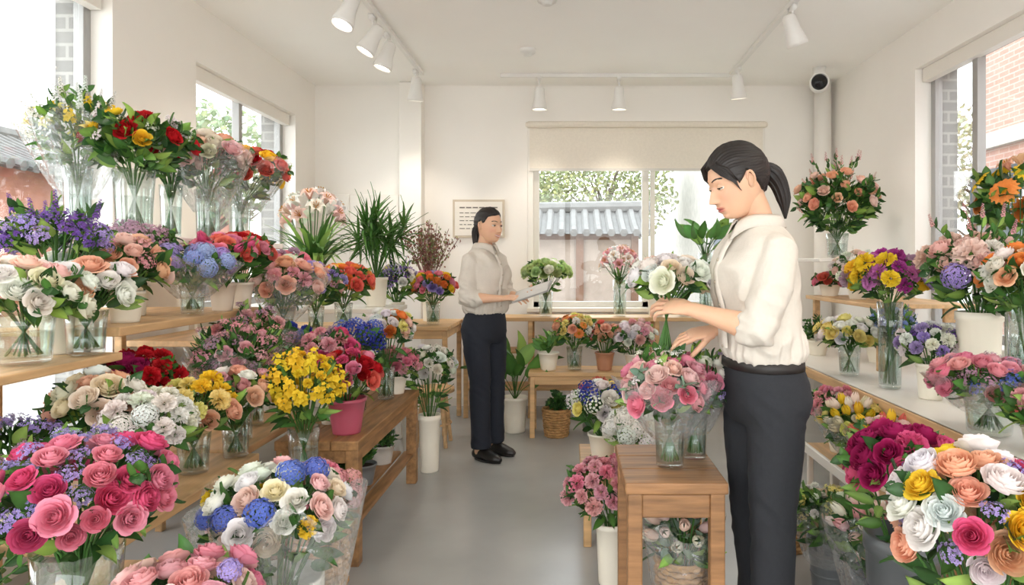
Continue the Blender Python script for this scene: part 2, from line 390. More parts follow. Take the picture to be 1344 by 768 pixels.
def wrapcone(mb, z0, r0, z1, r1, seed=0, folds=9, cx=0, cy=0):
    r_ = random.Random(seed); n = 60; a = np.arange(n)*2*PI/n; V = []; rows = 7; ph = r_.uniform(0, 6)
    for i in range(rows):
        f = i/(rows-1); am = .05+.16*f
        rr = (r0+(r1-r0)*f**.8)*(1+am*np.sin(a*folds+ph)*.5+am*.5*np.sin(a*4+ph*2))
        z = z0+(z1-z0)*f+(.10*(z1-z0)*np.sin(a*5+ph)*f*f)
        V.append(np.stack([rr*np.cos(a)+cx*f, rr*np.sin(a)+cy*f, z], 1))
    mb.add(np.concatenate(V), [[i*n+j, i*n+(j+1) % n, (i+1)*n+(j+1) % n, (i+1)*n+j] for i in range(rows-1) for j in range(n)], mat=CEL, col=(.9, .9, .88))

# ------------------------------------------------------------------ bouquet
def bouquet(name, loc, cont, h, r, spec, Rd, zc, hs, n=None, Rz=None, lean=(0, 0), fol='leafy', nf=26, wrap=False, pcol=None, up=.35, cut=1.35, lw=1.0, tips=None, below=0):
    """loc: base centre (world). zc: world height of dome centre."""
    x, y, z = loc; mb = MB(); lod = 1 if y < 3.3 else 0
    Rz = Rz or Rd*.75; zc = zc-z
    Rd = Rd*1.05
    if cont: container(mb, cont, h, r, pcol)
    if n is None: n = max(6, int(1.95*(Rd/hs)**2))
    else: n = int(n*1.4)
    cx, cy = lean
    tot = sum(s[2] for s in spec); bag = []
    for s in spec: bag += [s]*max(1, round(n*s[2]/tot))
    rnd.shuffle(bag)
    while len(bag) < n: bag.append(rnd.choice(spec))
    off = rnd.uniform(0, 6.28)
    for i in range(n):
        k = bag[i]; q = (i+.5)/n; ct = 1-cut*q*(.98 if n > 1 else 0); st = math.sqrt(max(0, 1-ct*ct)); a = off+i*2.39996
        d = np.array([st*math.cos(a), st*math.sin(a), ct])
        s = hs*rnd.uniform(.80, 1.12)*(k[3] if len(k) > 3 else 1)
        ra = rnd.uniform(.86, 1.10)*(.94 if k[0] == 'spray' else 1); p = np.array([cx+d[0]*Rd*ra, cy+d[1]*Rd*ra, zc+d[2]*Rz*ra])
        dd = d*np.array([1, 1, .8])+np.array([0, 0, up])+np.array([rnd.uniform(-.25, .25), rnd.uniform(-.25, .25), 0])
        if k[0] in ('spike', 'free', 'spray'): dd = dd+np.array([0, 0, .4])
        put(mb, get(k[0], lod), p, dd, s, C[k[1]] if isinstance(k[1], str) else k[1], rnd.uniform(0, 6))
        rr = r*.55
        if i % (1 if n < 26 else 2) == 0 or cont is None:
            b = np.array([-d[0]*rr, -d[1]*rr, .025]) if cont != None else np.array([-d[0]*.03-cx*.5, -d[1]*.03-cy*.5, -below])
            m1 = np.array([d[0]*r*.5+cx*.1, d[1]*r*.5+cy*.1, h]); m2 = (m1+p)/2+np.array([0, 0, .02])
            ang = dd/np.linalg.norm(dd); e = p-ang*s*.4
            stem(mb, [b, m1, m2*.6+e*.4, e], .0028)
    gcols = [C['green'], C['dgreen'], C['lgreen']]
    for i in range(int(nf*.9)):
        a = rnd.uniform(0, 6.28); ct = rnd.uniform(-.7, .6); st = math.sqrt(1-ct*ct); d = np.array([st*math.cos(a), st*math.sin(a), ct])
        p = np.array([cx, cy, zc])+d*np.array([Rd, Rd, Rz])*rnd.uniform(.5, .8)
        L = rnd.uniform(.045, .08)*lw
        if fol == 'leafy': leaf(mb, p, d+np.array([0, 0, .35]), L, L*.27, rnd.choice(gcols), .3)
        elif fol == 'fine': leaf(mb, p, d+np.array([0, 0, .6]), L*1.2, L*.12, rnd.choice(gcols), .15)
        elif fol == 'euc': leaf(mb, p, d+np.array([0, 0, .3]), L*.6, L*.25, (.24, .36, .24), .1)
    for i in range(max(3, nf//7)):
        a = rnd.uniform(0, 6.28); ct = rnd.uniform(-.35, .7); st = math.sqrt(1-ct*ct); d = np.array([st*math.cos(a), st*math.sin(a), ct])
        c0 = np.array([cx, cy, zc]); branch(mb, c0+d*np.array([Rd, Rd, Rz])*.3-[0, 0, .03], c0+d*np.array([Rd, Rd, Rz])*rnd.uniform(1.0, 1.18), 'euc' if fol == 'euc' else 'leafy', lw)
    for i in range((nf//2+4) if cont else 6):
        a = rnd.uniform(0, 6.28); f = rnd.uniform(.1, .8)
        p = np.array([(r*.7*(1-f)+(Rd*.7)*f)*math.cos(a)+cx*f, (r*.7*(1-f)+(Rd*.7)*f)*math.sin(a)+cy*f, h*(1-f)+(zc-Rz*.3)*f])
        leaf(mb, p, (math.cos(a), math.sin(a), rnd.uniform(-.3, .6)), rnd.uniform(.05, .085)*lw, .015*lw, rnd.choice(gcols), .4)
    if tips:
        kd, cl, nt_, L, sz = tips
        for i in range(nt_):
            a = off+i*6.283/nt_*1.0+rnd.uniform(-.3, .3); q = rnd.uniform(.25, .95)
            p = np.array([cx+q*Rd*math.cos(a), cy+q*Rd*math.sin(a), zc+Rz*math.sqrt(1-q*q*.9)+L*rnd.uniform(.3, 1)])
            dd = (p-np.array([cx, cy, zc-.1])); stem(mb, [np.array([cx, cy, zc-.05]), p*.6+np.array([cx, cy, zc])*.4, p], .0022)
            put(mb, get(kd, lod), p, dd+np.array([0, 0, .3]), sz, C[cl], rnd.uniform(0, 6))
            for j in range(5):
                f = .4+.12*j; leaf(mb, p*f+np.array([cx, cy, zc])*(1-f), dd/np.linalg.norm(dd)+np.array([rnd.uniform(-.8, .8), rnd.uniform(-.8, .8), 0]), .05, .012, rnd.choice(gcols), .2)
    if wrap:
        wrapcone(mb, h*.55 if cont else -.1, r*1.08, zc+Rz*.25, Rd*1.14, seed=int(x*1000+y*77), cx=cx, cy=cy)
    return _place(mb, name, loc)
def _place(mb, name, loc):
    o = mb.obj(name, FL); o.location = loc; return o
def plant(name, loc, cont, h, r, kind, size, n, pcol=None, flowers=None):
    mb = MB()
    if cont: container(mb, cont, h, r, pcol)
    if cont in ('pot', 'tall', 'bucket', 'basket'):
        V, Q = lathe([(r*.88, h*.86), (.001, h*.88)], 20); mb.add(V, Q, mat=SOIL)
    if cont == 'glass':
        for i in range(8):
            a = rnd.uniform(0, 6.28); stem(mb, [(-r*.5*math.cos(a), -r*.5*math.sin(a), .02), (r*.5*math.cos(a), r*.5*math.sin(a), h*1.1)], .003)
    top = np.array([0, 0, h*.9])
    if kind == 'blade':
        for i in range(n): blade(mb, top+[rnd.uniform(-1, 1)*r*.4, rnd.uniform(-1, 1)*r*.4, 0], rnd.uniform(0, 6.28), size*rnd.uniform(.7, 1.1), size*.035, rnd.uniform(.3, 1.3), C['green'] if rnd.random() < .5 else C['lgreen'], rnd.uniform(.05, .5))
    elif kind == 'palm':
        for i in range(n):
            az = i*2.4+rnd.uniform(-.2, .2); L = size*rnd.uniform(.45, .75); ti = rnd.uniform(.05, .7)
            c = top+np.array([math.sin(ti)*math.cos(az)*L, math.sin(ti)*math.sin(az)*L, math.cos(ti)*L])
            stem(mb, [top, (top+c)/2+[0, 0, .03], c], .004)
            nd = np.array([math.sin(ti)*math.cos(az), math.sin(ti)*math.sin(az), math.cos(ti)])
            B = basis(nd)
            for j in range(11):
                an = -2.2+4.4*j/10; dd = B[:, 0]*math.sin(an)+nd*math.cos(an)*.9+B[:, 1]*.25
                leaf(mb, c, dd, size*.42*rnd.uniform(.85, 1.1), size*.018, C['green'], .3, rnd.uniform(-.4, .4))
    elif kind == 'broad':
        for i in range(n):
            az = i*2.4; ti = rnd.uniform(.1, .9); L = size*rnd.uniform(.35, .7)
            c = top+np.array([math.sin(ti)*math.cos(az)*L, math.sin(ti)*math.sin(az)*L, math.cos(ti)*L])
            stem(mb, [top, (top+c)/2+[0, 0, .02], c], .003)
            leaf(mb, c, (math.sin(ti+.4)*math.cos(az), math.sin(ti+.4)*math.sin(az), math.cos(ti+.4)), size*.5*rnd.uniform(.8, 1.2), size*.13, rnd.choice([C['green'], C['lgreen'], (.15, .36, .10)]), .35)
    elif kind == 'bush':
        for i in range(n):
            az = rnd.uniform(0, 6.28); ti = rnd.uniform(0, 1.25); L = size*rnd.uniform(.6, 1)
            e = top+np.array([math.sin(ti)*math.cos(az)*L, math.sin(ti)*math.sin(az)*L, math.cos(ti)*L]); branch(mb, top, e, 'leafy', .6+size)
    elif kind == 'twig':
        for i in range(n):
            az = rnd.uniform(0, 6.28); ti = rnd.uniform(.05, .55); L = size*rnd.uniform(.7, 1)
            e = top+np.array([math.sin(ti)*math.cos(az)*L, math.sin(ti)*math.sin(az)*L, math.cos(ti)*L])
            stem(mb, [top, (top+e)/2+[0, 0, .02], e], .0025, C['brown'])
            for j in range(26):
                f = rnd.uniform(.45, 1); p = top*(1-f)+e*f+np.array([rnd.uniform(-.03, .03) for _ in range(3)])
                leaf(mb, p, (rnd.uniform(-1, 1), rnd.uniform(-1, 1), 1), .022, .007, C['brown'] if j % 3 else (.25, .28, .12), .1)
    if flowers:
        kd, cl, nn, hs, R, zc = flowers
        for i in range(nn):
            ct = 1-1.1*(i+.5)/nn; st = math.sqrt(1-ct*ct); a = i*2.4; d = np.array([st*math.cos(a), st*math.sin(a), ct])
            p = np.array([0, 0, zc])+d*R; stem(mb, [top, (top+p)/2, p-d*hs*.4], .003); put(mb, get(kd, 0), p, d+[0, 0, .3], hs, C[rnd.choice(cl)], rnd.uniform(0, 6))
    return _place(mb, name, loc)

# ------------------------------------------------------------------ ROOM
XL, XR, YB, YF, H = -2.21, 2.28, 6.0, -1.3, 2.8
def wall_x(name, x0, x1, holes, y0, y1, m, zt=H):
    mb = MB(); y = y0
    for (ya, yb, za, zb) in sorted(holes):
        mb.bb(x0, x1, y, ya, 0, zt); mb.bb(x0, x1, ya, yb, 0, za); mb.bb(x0, x1, ya, yb, zb, zt); y = yb
    mb.bb(x0, x1, y, y1, 0, zt); return mb.obj(name, [m], smooth=False)
LH = [(1.0, 3.33, .38, 2.56), (4.08, 5.57, .95, 2.45)]
RH = [(1.2, 4.50, .80, 2.52)]
wall_x('wall_left', XL-.12, XL, LH, YF, YB+.12, M_wall)
wall_x('wall_right', XR, XR+.12, RH, YF, YB+.12, M_wall)
M_gbrick = brickmat('grey_brick', lin('#878582'), lin('#94928E'), lin('#ABA8A3'))
M_rbrick = brickmat('red_brick', lin('#AD8375'), lin('#B68E81'), lin('#BDA89E'))
wall_x('wall_left_brick_facing', XL-.28, XL-.121, LH, YF, YB+.3, M_gbrick, H+.2)
wall_x('wall_right_brick_facing', XR+.121, XR+.28, RH, YF, YB+.3, M_gbrick, H+.2)
mb = MB(); bx0, bx1, bz0, bz1 = -.30, 1.67, .86, 2.43
mb.bb(XL-.12, bx0, YB, YB+.15, 0, H); mb.bb(bx1, XR+.12, YB, YB+.15, 0, H); mb.bb(bx0, bx1, YB, YB+.15, 0, bz0); mb.bb(bx0, bx1, YB, YB+.15, bz1, H)
mb.obj('wall_back', [M_wall], smooth=False)
mb = MB(); mb.bb(XL-.3, XR+.3, YF-.1, YB+.3, -.12, 0); mb.obj('floor', [M_floor], smooth=False)
mb = MB(); mb.bb(XL-.3, XR+.3, YF-.1, YB+.3, H, H+.12); mb.obj('ceiling', [M_ceil], smooth=False)
mb = MB(); mb.bb(XL, XR, YF-.1, YF, 2.6, H); mb.bb(XL, XL+.12, YF-.1, YF, 0, 2.6); mb.bb(XR-.12, XR, YF-.1, YF, 0, 2.6); mb.bb(-.05, .05, YF-.08, YF-.02, 0, 2.6); mb.bb(XL, XR, YF-.1, YF, 0, .12)
mb.obj('wall_front', [M_wall], smooth=False)
mb = MB(); mb.bb(-1.44, -1.25, 5.86, 5.998, 0, H-.002); mb.obj('trim_1', [M_wall], smooth=False, bevel=.006)
mb = MB(); mb.bb(-2.205, -1.46, 5.93, 5.998, 0, 1.84); mb.bb(-1.9, -1.885, 5.92, 5.93, 0, 1.84); mb.obj('trim_2', [M_whitewood], smooth=False, bevel=.004)
mb = MB(); V, Q, T = tube([(2.18, 5.86, 0), (2.18, 5.86, H-.001)], [.07, .07], 24, roundend=False); mb.add(V, Q, T); mb.obj('trim_3', [M_wall])
for nm, x in (('baseboard_left', XL+.006), ('baseboard_right', XR-.006)):
    mb = MB(); mb.bb(x-.005, x+.005, YF, YB-.07, 0, .07); mb.obj(nm, [M_whitewood], smooth=False)
mb = MB(); mb.bb(-1.24, 2.1, YB-.012, YB-.001, 0, .07); mb.obj('baseboard_back', [M_whitewood], smooth=False)
def win_x(name, x, y0, y1, z0, z1, mull, fm, inner):
    mb = MB(); w = .05; t = .05
    mb.bb(x-t/2, x+t/2, y0, y1, z0, z0+w); mb.bb(x-t/2, x+t/2, y0, y1, z1-w, z1)
    for yy in [y0+w/2]+mull+[y1-w/2]: mb.bb(x-t/2, x+t/2, yy-w/2, yy+w/2, z0+w, z1-w)
    for m_ in mull: mb.bb(x-t/2+.03*inner, x+t/2+.03*inner, m_-.08, m_-.03, z0+w, z1-w)
    mb.bb(x-.003, x+.003, y0+w, y1-w, z0+w, z1-w, 1)
    s = inner
    mb.bb(min(x+s*.03, x+s*.17), max(x+s*.03, x+s*.17), y0, y1, z0-.03, z0-.0005, 2)
    mb.bb(min(x+s*.035, x+s*.09), max(x+s*.035, x+s*.09), y0+.02, y1-.02, z1-.09, z1-.001, 2)
    mb.obj(name, [fm, M_pane, M_whitewood], smooth=False, bevel=.003)
win_x('window_1', XL-.13, 1.0, 3.33, .38, 2.56, [2.2], M_alu, 1)
win_x('window_2', XL-.13, 4.08, 5.57, .95, 2.45, [4.85], M_alu, 1)
win_x('window_3', XR+.13, 1.2, 4.50, .80, 2.52, [2.6, 4.02], M_alu, -1)
mb = MB(); y = YB+.06
for (a, b, c, d) in ((bx0, bx1, bz0, bz0+.05), (bx0, bx1, bz1-.05, bz1), (bx0, bx0+.05, bz0, bz1), (bx1-.05, bx1, bz0, bz1), (.655, .715, bz0, bz1), (.73, .77, bz0, bz1)):
    mb.bb(a, b, y-.03, y+.03, c, d)
mb.bb(bx0+.05, bx1-.05, y-.003, y+.003, bz0+.05, bz1-.05, 1); mb.bb(bx0-.05, bx1+.05, YB-.10, YB+.03, bz0-.035, bz0-.001, 2)
for (a, b, c, d) in ((bx0-.05, bx0, bz0, bz1+.05), (bx1, bx1+.05, bz0, bz1+.05), (bx0, bx1, bz1, bz1+.05)): mb.bb(a, b, YB-.02, YB+.0, c, d, 2)
mb.obj('window_4', [M_wfr, M_pane, M_whitewood], smooth=False, bevel=.003)
mb = MB(); mb.bb(bx0-.03, bx1+.03, YB-.028, YB-.024, 2.07, 2.44); V, Q, T = tube([(bx0-.04, YB-.05, 2.45), (bx1+.04, YB-.05, 2.45)], [.028, .028], 14); mb.add(V, Q, T); mb.bb(bx0-.03, bx1+.03, YB-.034, YB-.018, 2.05, 2.072, 1)
mb.obj('roller_blind', [M_blind, M_wfr], smooth=False)

# ------------------------------------------------------------------ track lights
def track(name, p0, p1):
    mb = MB(); p0, p1 = Vector(p0), Vector(p1); d = (p1-p0)
    if abs(d.x) > abs(d.y): mb.box((p0+p1)/2, (abs(d.x), .035, .03))
    else: mb.box((p0+p1)/2, (.035, abs(d.y), .03))
    mb.obj(name, [M_fix], smooth=False, bevel=.003)
zt = H-.016
track('lighting_track', (-1.18, 1.6, zt), (-1.18, 5.56, zt)); track('lighting_track', (1.33, 1.6, zt), (1.33, 5.56, zt)); track('lighting_track', (-.55, 5.62, zt), (1.35, 5.62, zt))
M_bulb, ntb, bb_ = newmat('lamp_diffuser'); bb_.inputs['Emission Color'].default_value = (1, .88, .72, 1); bb_.inputs['Emission Strength'].default_value = 9
def spot(p, aim, power=16):
    mb = MB(); p = np.array(p, float); d = np.array(aim, float)-p; d /= np.linalg.norm(d)
    V, Q, T = tube([(p[0], p[1], H-.03), (p[0], p[1], p[2]+.02)], [.007, .007], 8); mb.add(V, Q, T)
    mb.box((p[0], p[1], H-.045), (.03, .09, .03))
    B = basis(d); L = .16
    pr = [(.001, -L*.55), (.026, -L*.55), (.040, -L*.45), (.044, 0), (.062, L*.5), (.062, L*.62), (.056, L*.62), (.054, L*.5)]
    V, Q = lathe(pr, 24); mb.add(V@B.T+p, Q)
    V, Q = lathe([(.054, L*.5), (.001, L*.5)], 24); mb.add(V@B.T+p, Q, mat=1)
    o = mb.obj('track_spotlight', [M_fix, M_bulb])
    l = bpy.data.lights.new('spot_lamp', 'SPOT'); l.energy = power; l.color = (1, .91, .80); l.spot_size = 1.7; l.spot_blend = .8; l.shadow_soft_size = .06
    lo = bpy.data.objects.new('spot_lamp', l); SC.collection.objects.link(lo)
    lo.location = Vector(p+d*L*.68); lo.rotation_euler = Vector(d).to_track_quat('-Z', 'Y').to_euler(); lo.parent = o
zs = 2.63
for p, a in (((-1.2, 3.75, zs), (-1.6, 3.3, 1.2)), ((-1.2, 4.22, zs), (-1.9, 4.0, 1.3)), ((-1.2, 4.55, zs), (-1.7, 4.4, 1)), ((-1.2, 5.42, zs), (-1.35, 5.7, .8)),
             ((1.33, 4.05, zs), (1.9, 4.3, 1.2)), ((1.33, 5.35, zs), (1.5, 5.6, .8)), ((-.23, 5.6, zs-.03), (-.23, 5.7, .5)), ((.42, 5.6, zs-.03), (.42, 5.75, .5)),
             ((-1.2, 2.6, zs), (-1.5, 2.3, .8)), ((1.33, 2.6, zs), (1.5, 2.4, .8)), ((1.33, 1.8, zs), (.9, 1.4, .6)), ((-1.2, 1.8, zs), (-.9, 1.5, .6))):
    spot(p, a, 18)
for p in ((-.29, 4.98), (-.12, 4.0)):
    mb = MB(); V, Q = lathe([(.001, H-.045), (.03, H-.045), (.034, H-.03), (.055, H-.028), (.062, H-.002), (.062, H)], 24, (p[0], p[1], 0)); mb.add(V, Q); mb.obj('smoke_detector', [M_fix])
mb = MB(); c = np.array([2.0, 5.45, 2.68])
V, Q, T = tube([(2.0, 5.45, H), (2.0, 5.45, 2.72)], [.05, .045], 20, roundend=False); mb.add(V, Q, T)
d = np.array([-.35, -1, -.15]); B = basis(d)
V, Q = lathe([(.001, -.10), (.06, -.10), (.075, -.08), (.075, .07), (.07, .085), (.062, .085), (.06, .06)], 28); mb.add(V@B.T+c, Q)
V, Q = lathe([(.06, .06), (.055, .085), (.035, .10), (.001, .105)], 24); mb.add(V@B.T+c, Q, mat=1)
mb.obj('security_camera', [M_fix, mat('lens_black', (.01, .01, .012), .1)])
mb = MB(); x0, x1, z0, z1 = -1.0, -.55, 1.47, 1.80
mb.bb(x0, x1, YB-.03, YB-.002, z0, z1); mb.bb(x0+.018, x1-.018, YB-.033, YB-.029, z0+.018, z1-.018, 1)
for r in range(6):
    xx = x0+.06
    while xx < x1-.08:
        w = rnd.uniform(.02, .05) if r else .045; mb.bb(xx, xx+w, YB-.035, YB-.0325, z1-.085-r*.034-(0 if r else -.01), z1-.078-r*.034+(0 if r else .014), 2); xx += w+.012
mb.obj('framed_notice', [mat('frame_wood_pale', lin('#CDBFAA'), .5), mat('paper', lin('#EEE8DE'), .8, noise_amt=.01), mat('ink', lin('#7A746D'), .8)], smooth=False)

# ------------------------------------------------------------------ FURNITURE
def shelf(name, boards, posts, mats, bevel=.004):
    mb = MB()
    for b in boards: mb.bb(*b[:6], mat=b[6] if len(b) > 6 else 0)
    for p in posts: mb.bb(*p[:6], mat=p[6] if len(p) > 6 else 0)
    return mb.obj(name, mats, smooth=False, bevel=bevel)
def post(x, y, z0, z1, w=.035, m=0): return (x-w/2, x+w/2, y-w/2, y+w/2, z0, z1, m)
shelf('plant_display_shelf', [(-2.17, -1.64, 2.35, 3.95, 1.33, 1.36)], [post(-2.13, 2.42, 1.04, 1.33), post(-2.13, 3.9, .87, 1.33), post(-1.70, 3.9, .87, 1.33)]+[post(-1.70, 2.42, 1.04, 1.33)], [M_whitewood])
shelf('wooden_shelf', [(-2.19, -1.45, 2.22, 3.27, 1.01, 1.04)], [post(-1.5, 3.22, .54, 1.01), post(-1.9, 2.27, 0, 1.01), post(-2.1, 3.22, 0, 1.01)], [M_pine])
shelf('wooden_shelf', [(-2.19, -1.42, 1.15, 2.19, .94, .965)], [post(-1.46, 2.14, .54, .94, .025, 1), post(-1.46, 1.2, 0, .94, .025, 1), post(-2.1, 2.14, 0, .94, .025, 1), post(-2.1, 1.2, 0, .94, .025, 1)], [M_pine, M_black])
shelf('stepped_flower_stand', [(-1.80, -1.15, 1.72, 2.56, .51, .54), (-1.95, -1.23, 2.60, 3.28, .51, .54), (-1.75, -1.18, 1.76, 2.52, .14, .16)],
      [post(x, y, 0, .51, .04) for x in (-1.19, -1.75) for y in (1.77, 2.5)]+[post(-1.27, 3.2, 0, .51), post(-1.9, 3.2, 0, .51), post(-1.27, 2.64, 0, .51)], [M_pine])
shelf('wooden_shelf', [(-2.15, -1.27, 3.34, 4.40, .84, .87)], [post(x, y, 0, .84) for x in (-1.31, -2.1) for y in (3.39, 4.35)], [M_pine])
shelf('white_plant_counter', [(-2.15, -1.15, 4.46, 4.92, .92, .95)], [post(x, y, 0, .92, .04) for x in (-1.2, -2.1) for y in (4.5, 4.88)], [M_whitewood])
mb = MB()
for i in range(3): mb.bb(-1.20+i*.116, -1.20+i*.116+.113, 2.80, 3.95, .48, .52)
for x in (-1.17, -.885):
    for y in (2.84, 3.9): mb.bb(x-.028, x+.028, y-.028, y+.028, 0, .48)
mb.bb(-1.17, -.885, 2.83, 2.86, .42, .475); mb.bb(-.90, -.87, 2.86, 3.88, .42, .475); mb.bb(-1.17, -.885, 2.82, 2.86, .11, .15)
for i in range(4): mb.bb(-1.185+i*.082, -1.185+i*.082+.065, 2.80, 3.94, .15, .17)
mb.obj('wooden_bench_table', [M_oaky], smooth=False, bevel=.005)
def stool(name, c, w, d, h, m, slab=.03):
    mb = MB(); x, y = c; mb.bb(x-w/2, x+w/2, y-d/2, y+d/2, h-slab, h)
    for sx in (-1, 1):
        for sy in (-1, 1): mb.bb(*(sorted((x+sx*(w/2-.01), x+sx*(w/2-.045)))), *(sorted((y+sy*(d/2-.01), y+sy*(d/2-.045)))), 0, h-slab)
        mb.bb(*(sorted((x+sx*(w/2-.015), x+sx*(w/2-.035)))), y-d/2+.04, y+d/2-.04, h-slab-.06, h-slab)
    for sy in (-1, 1): mb.bb(x-w/2+.04, x+w/2-.04, *(sorted((y+sy*(d/2-.015), y+sy*(d/2-.035)))), h-slab-.06, h-slab)
    return mb.obj(name, [m], smooth=False, bevel=.004)
stool('wooden_plant_stool', (-1.0, 2.6), .22, .26, .42, M_oak)
stool('white_plinth_table', (-1.04, 1.43), .40, .40, .36, M_whitewood)
mb = MB()
for i in range(3): mb.bb(.17, .475, 2.02+i*.147, 2.02+i*.147+.144, .565, .60)
for x in (.20, .445):
    for y in (2.05, 2.43): mb.bb(x-.022, x+.022, y-.022, y+.022, 0, .565)
    mb.bb(x-.012, x+.012, 2.07, 2.41, .49, .56)
for y in (2.05, 2.43): mb.bb(.22, .425, y-.012, y+.012, .49, .56)
mb.obj('wooden_worktable', [M_oak], smooth=False, bevel=.005)
stool('low_wooden_bench', (.33, 3.3), .54, .6, .30, M_pinex)
stool('wooden_side_table', (-1.12, 5.28), .52, .7, .79, M_pinex)
mb = MB(); mb.bb(-.84, 1.75, 5.5, 5.86, .78, .81)
for x in (-.82, -.3, .72, 1.72):
    for y in (5.53, 5.83): mb.bb(x-.018, x+.018, y-.018, y+.018, 0, .78)
mb.bb(-.84, 1.75, 5.52, 5.84, .22, .24); mb.bb(-.84, -.3, 5.52, 5.84, .52, .535)
mb.obj('window_counter', [M_pinex], smooth=False, bevel=.003)
stool('low_plant_bench', (.17, 5.03), .90, .32, .47, M_pinex)
mb = MB(); V, Q = lathe([(.001, .36), (.13, .36), (.14, .365), (.14, .39), (.13, .395), (.001, .395)], 28, (-.92, 4.72, 0)); mb.add(V, Q)
for k in range(4):
    a = PI/4+k*PI/2; V, Q, T = tube([(-.92+.14*math.cos(a), 4.72+.14*math.sin(a), 0.005), (-.92+.09*math.cos(a), 4.72+.09*math.sin(a), .36)], [.013, .016], 10); mb.add(V, Q, T)
V, Q, T = tube([(-.92+.118*math.cos(a), 4.72+.118*math.sin(a), .15) for a in np.linspace(0, 2*PI, 25)], [.007]*25, 6, caps=False); mb.add(V, Q)
mb.obj('round_wooden_stool', [M_pine])
mb = MB(); mb.bb(1.40, 2.26, 1.5, 4.95, .61, .64); mb.bb(1.395, 1.415, 1.5, 4.95, .585, .64, 1)
for y in (1.55, 2.6, 3.7, 4.9):
    mb.bb(1.42, 1.46, y-.02, y+.02, 0, .61); mb.bb(2.18, 2.22, y-.02, y+.02, 0, .61)
mb.bb(1.22, 1.95, 2.35, 3.55, .295, .32, 1); mb.bb(1.20, 1.22, 2.35, 3.55, .29, .335, 0); mb.bb(1.12, 1.95, 1.9, 3.5, .08, .10, 1); mb.bb(1.10, 1.12, 1.9, 3.5, .075, .13, 1)
for y in (2.4, 3.5): mb.bb(1.225, 1.25, y-.015, y+.015, .0, .295)
mb.obj('flower_display_counter', [M_whitewood, M_pine], smooth=False, bevel=.004)
shelf('side_shelf', [(1.70, 2.275, 3.80, 4.90, .995, 1.02)], [(2.2, 2.275, 4.0, 4.03, .9, .995), (2.2, 2.275, 4.7, 4.73, .9, .995), (1.74, 1.78, 3.83, 3.87, .64, .995), (1.74, 1.78, 4.83, 4.87, .64, .995)], [M_pine])
shelf('bracket_shelf', [(1.66, 2.275, 4.52, 5.25, 1.255, 1.28)], [(2.2, 2.275, 4.6, 4.63, 1.15, 1.255), (2.2, 2.275, 5.15, 5.18, 1.15, 1.255)], [M_whitewood])

# ------------------------------------------------------------------ BOUQUETS
G = 'glass'
B = bouquet
B('lily_bouquet', (-2.0, 2.80, 1.36), G, .28, .055, [('lily', 'lemon', 3), ('spike', 'white', 3, .8), ('free', 'yellow', 2, .8)], .16, 1.80, .036, n=22, Rz=.12, nf=60, wrap=True, tips=('spike', 'white', 6, .08, .02))
B('red_rose_bouquet', (-1.79, 2.83, 1.36), G, .27, .08, [('rose', 'red', 5, 1.15), ('rose', 'yellow', 2), ('spray', 'white', 3, .9), ('ruffle', 'white', 2, .8)], .19, 1.76, .036, n=20, Rz=.10, nf=120, lw=1.25, lean=(.03, 0))
B('white_red_bouquet', (-1.84, 3.18, 1.36), G, .25, .05, [('ruffle', 'yellow', 2), ('rose', 'blush', 3), ('spray', 'white', 2)], .12, 1.74, .036, nf=30)
B('peach_rose_bouquet', (-1.72, 3.28, 1.36), G, .24, .06, [('rose', 'peach', 3), ('rose', 'ivory', 4), ('rose', 'blush', 3)], .17, 1.76, .042, n=22, Rz=.10, nf=60, wrap=True)
B('coral_rose_bouquet', (-1.75, 3.66, 1.36), G, .22, .06, [('rose', 'coral', 4), ('rose', 'red', 2), ('rose', 'yellow', 2)], .17, 1.74, .04, n=20, lean=(.07, 0), nf=60, wrap=True)
B('purple_statice_bouquet', (-1.60, 2.15, .965), 'tall', .2, .05, [('spray', 'purple', 5, 1.2), ('spray', 'lav', 4, 1.2)], .14, 1.33, .036, n=16, Rz=.07, nf=40, tips=('spike', 'purple', 7, .05, .018))
B('white_rose_bouquet', (-1.53, 1.93, .965), G, .15, .078, [('rose', 'white', 7), ('rose', 'blush', 2), ('rose', 'ivory', 3)], .145, 1.16, .040, n=19, Rz=.095, nf=60)
B('peach_white_rose_bouquet', (-1.475, 2.10, .965), G, .14, .06, [('rose', 'peach', 5), ('rose', 'white', 7)], .125, 1.17, .040, n=15, Rz=.085, nf=24)
B('peach_ranunculus_bouquet', (-1.56, 2.42, 1.04), 'pot', .11, .06, [('rose', 'peach', 6), ('spray', 'rose', 3), ('rose', 'blush', 3)], .13, 1.24, .036, nf=40)
B('white_rose_bouquet', (-1.66, 2.33, 1.04), 'pot', .10, .055, [('rose', 'white', 5), ('rose', 'cream', 2)], .11, 1.21, .038, nf=24)
B('blue_hydrangea_bouquet', (-1.51, 2.76, 1.04), G, .12, .05, [('hyd', 'sky', 5, .9), ('hyd', 'lav', 4, .9)], .135, 1.24, .045, n=13, Rz=.065, nf=30, wrap=True)
B('pink_tulip_pot', (-1.51, 3.0, 1.04), 'pot', .12, .055, [('rose', 'pink', 3), ('rose', 'coral', 3), ('tulip', 'hot', 3, .8)], .13, 1.30, .036, Rz=.07, nf=44, pcol=lin('#D8C7B2'))
B('mauve_filler_bouquet', (-1.72, 2.72, 1.04), 'pot', .12, .055, [('spray', 'mauve', 5, 1.3), ('spray', 'rose', 3, 1.2)], .14, 1.30, .036, nf=60, n=16)
B('coral_ranunculus_pot', (-1.51, 3.17, 1.04), 'pot', .12, .055, [('rose', 'coral', 4), ('rose', 'red', 2), ('rose', 'pink', 2)], .13, 1.31, .036, Rz=.07, nf=44, pcol=lin('#E6D9C6'))
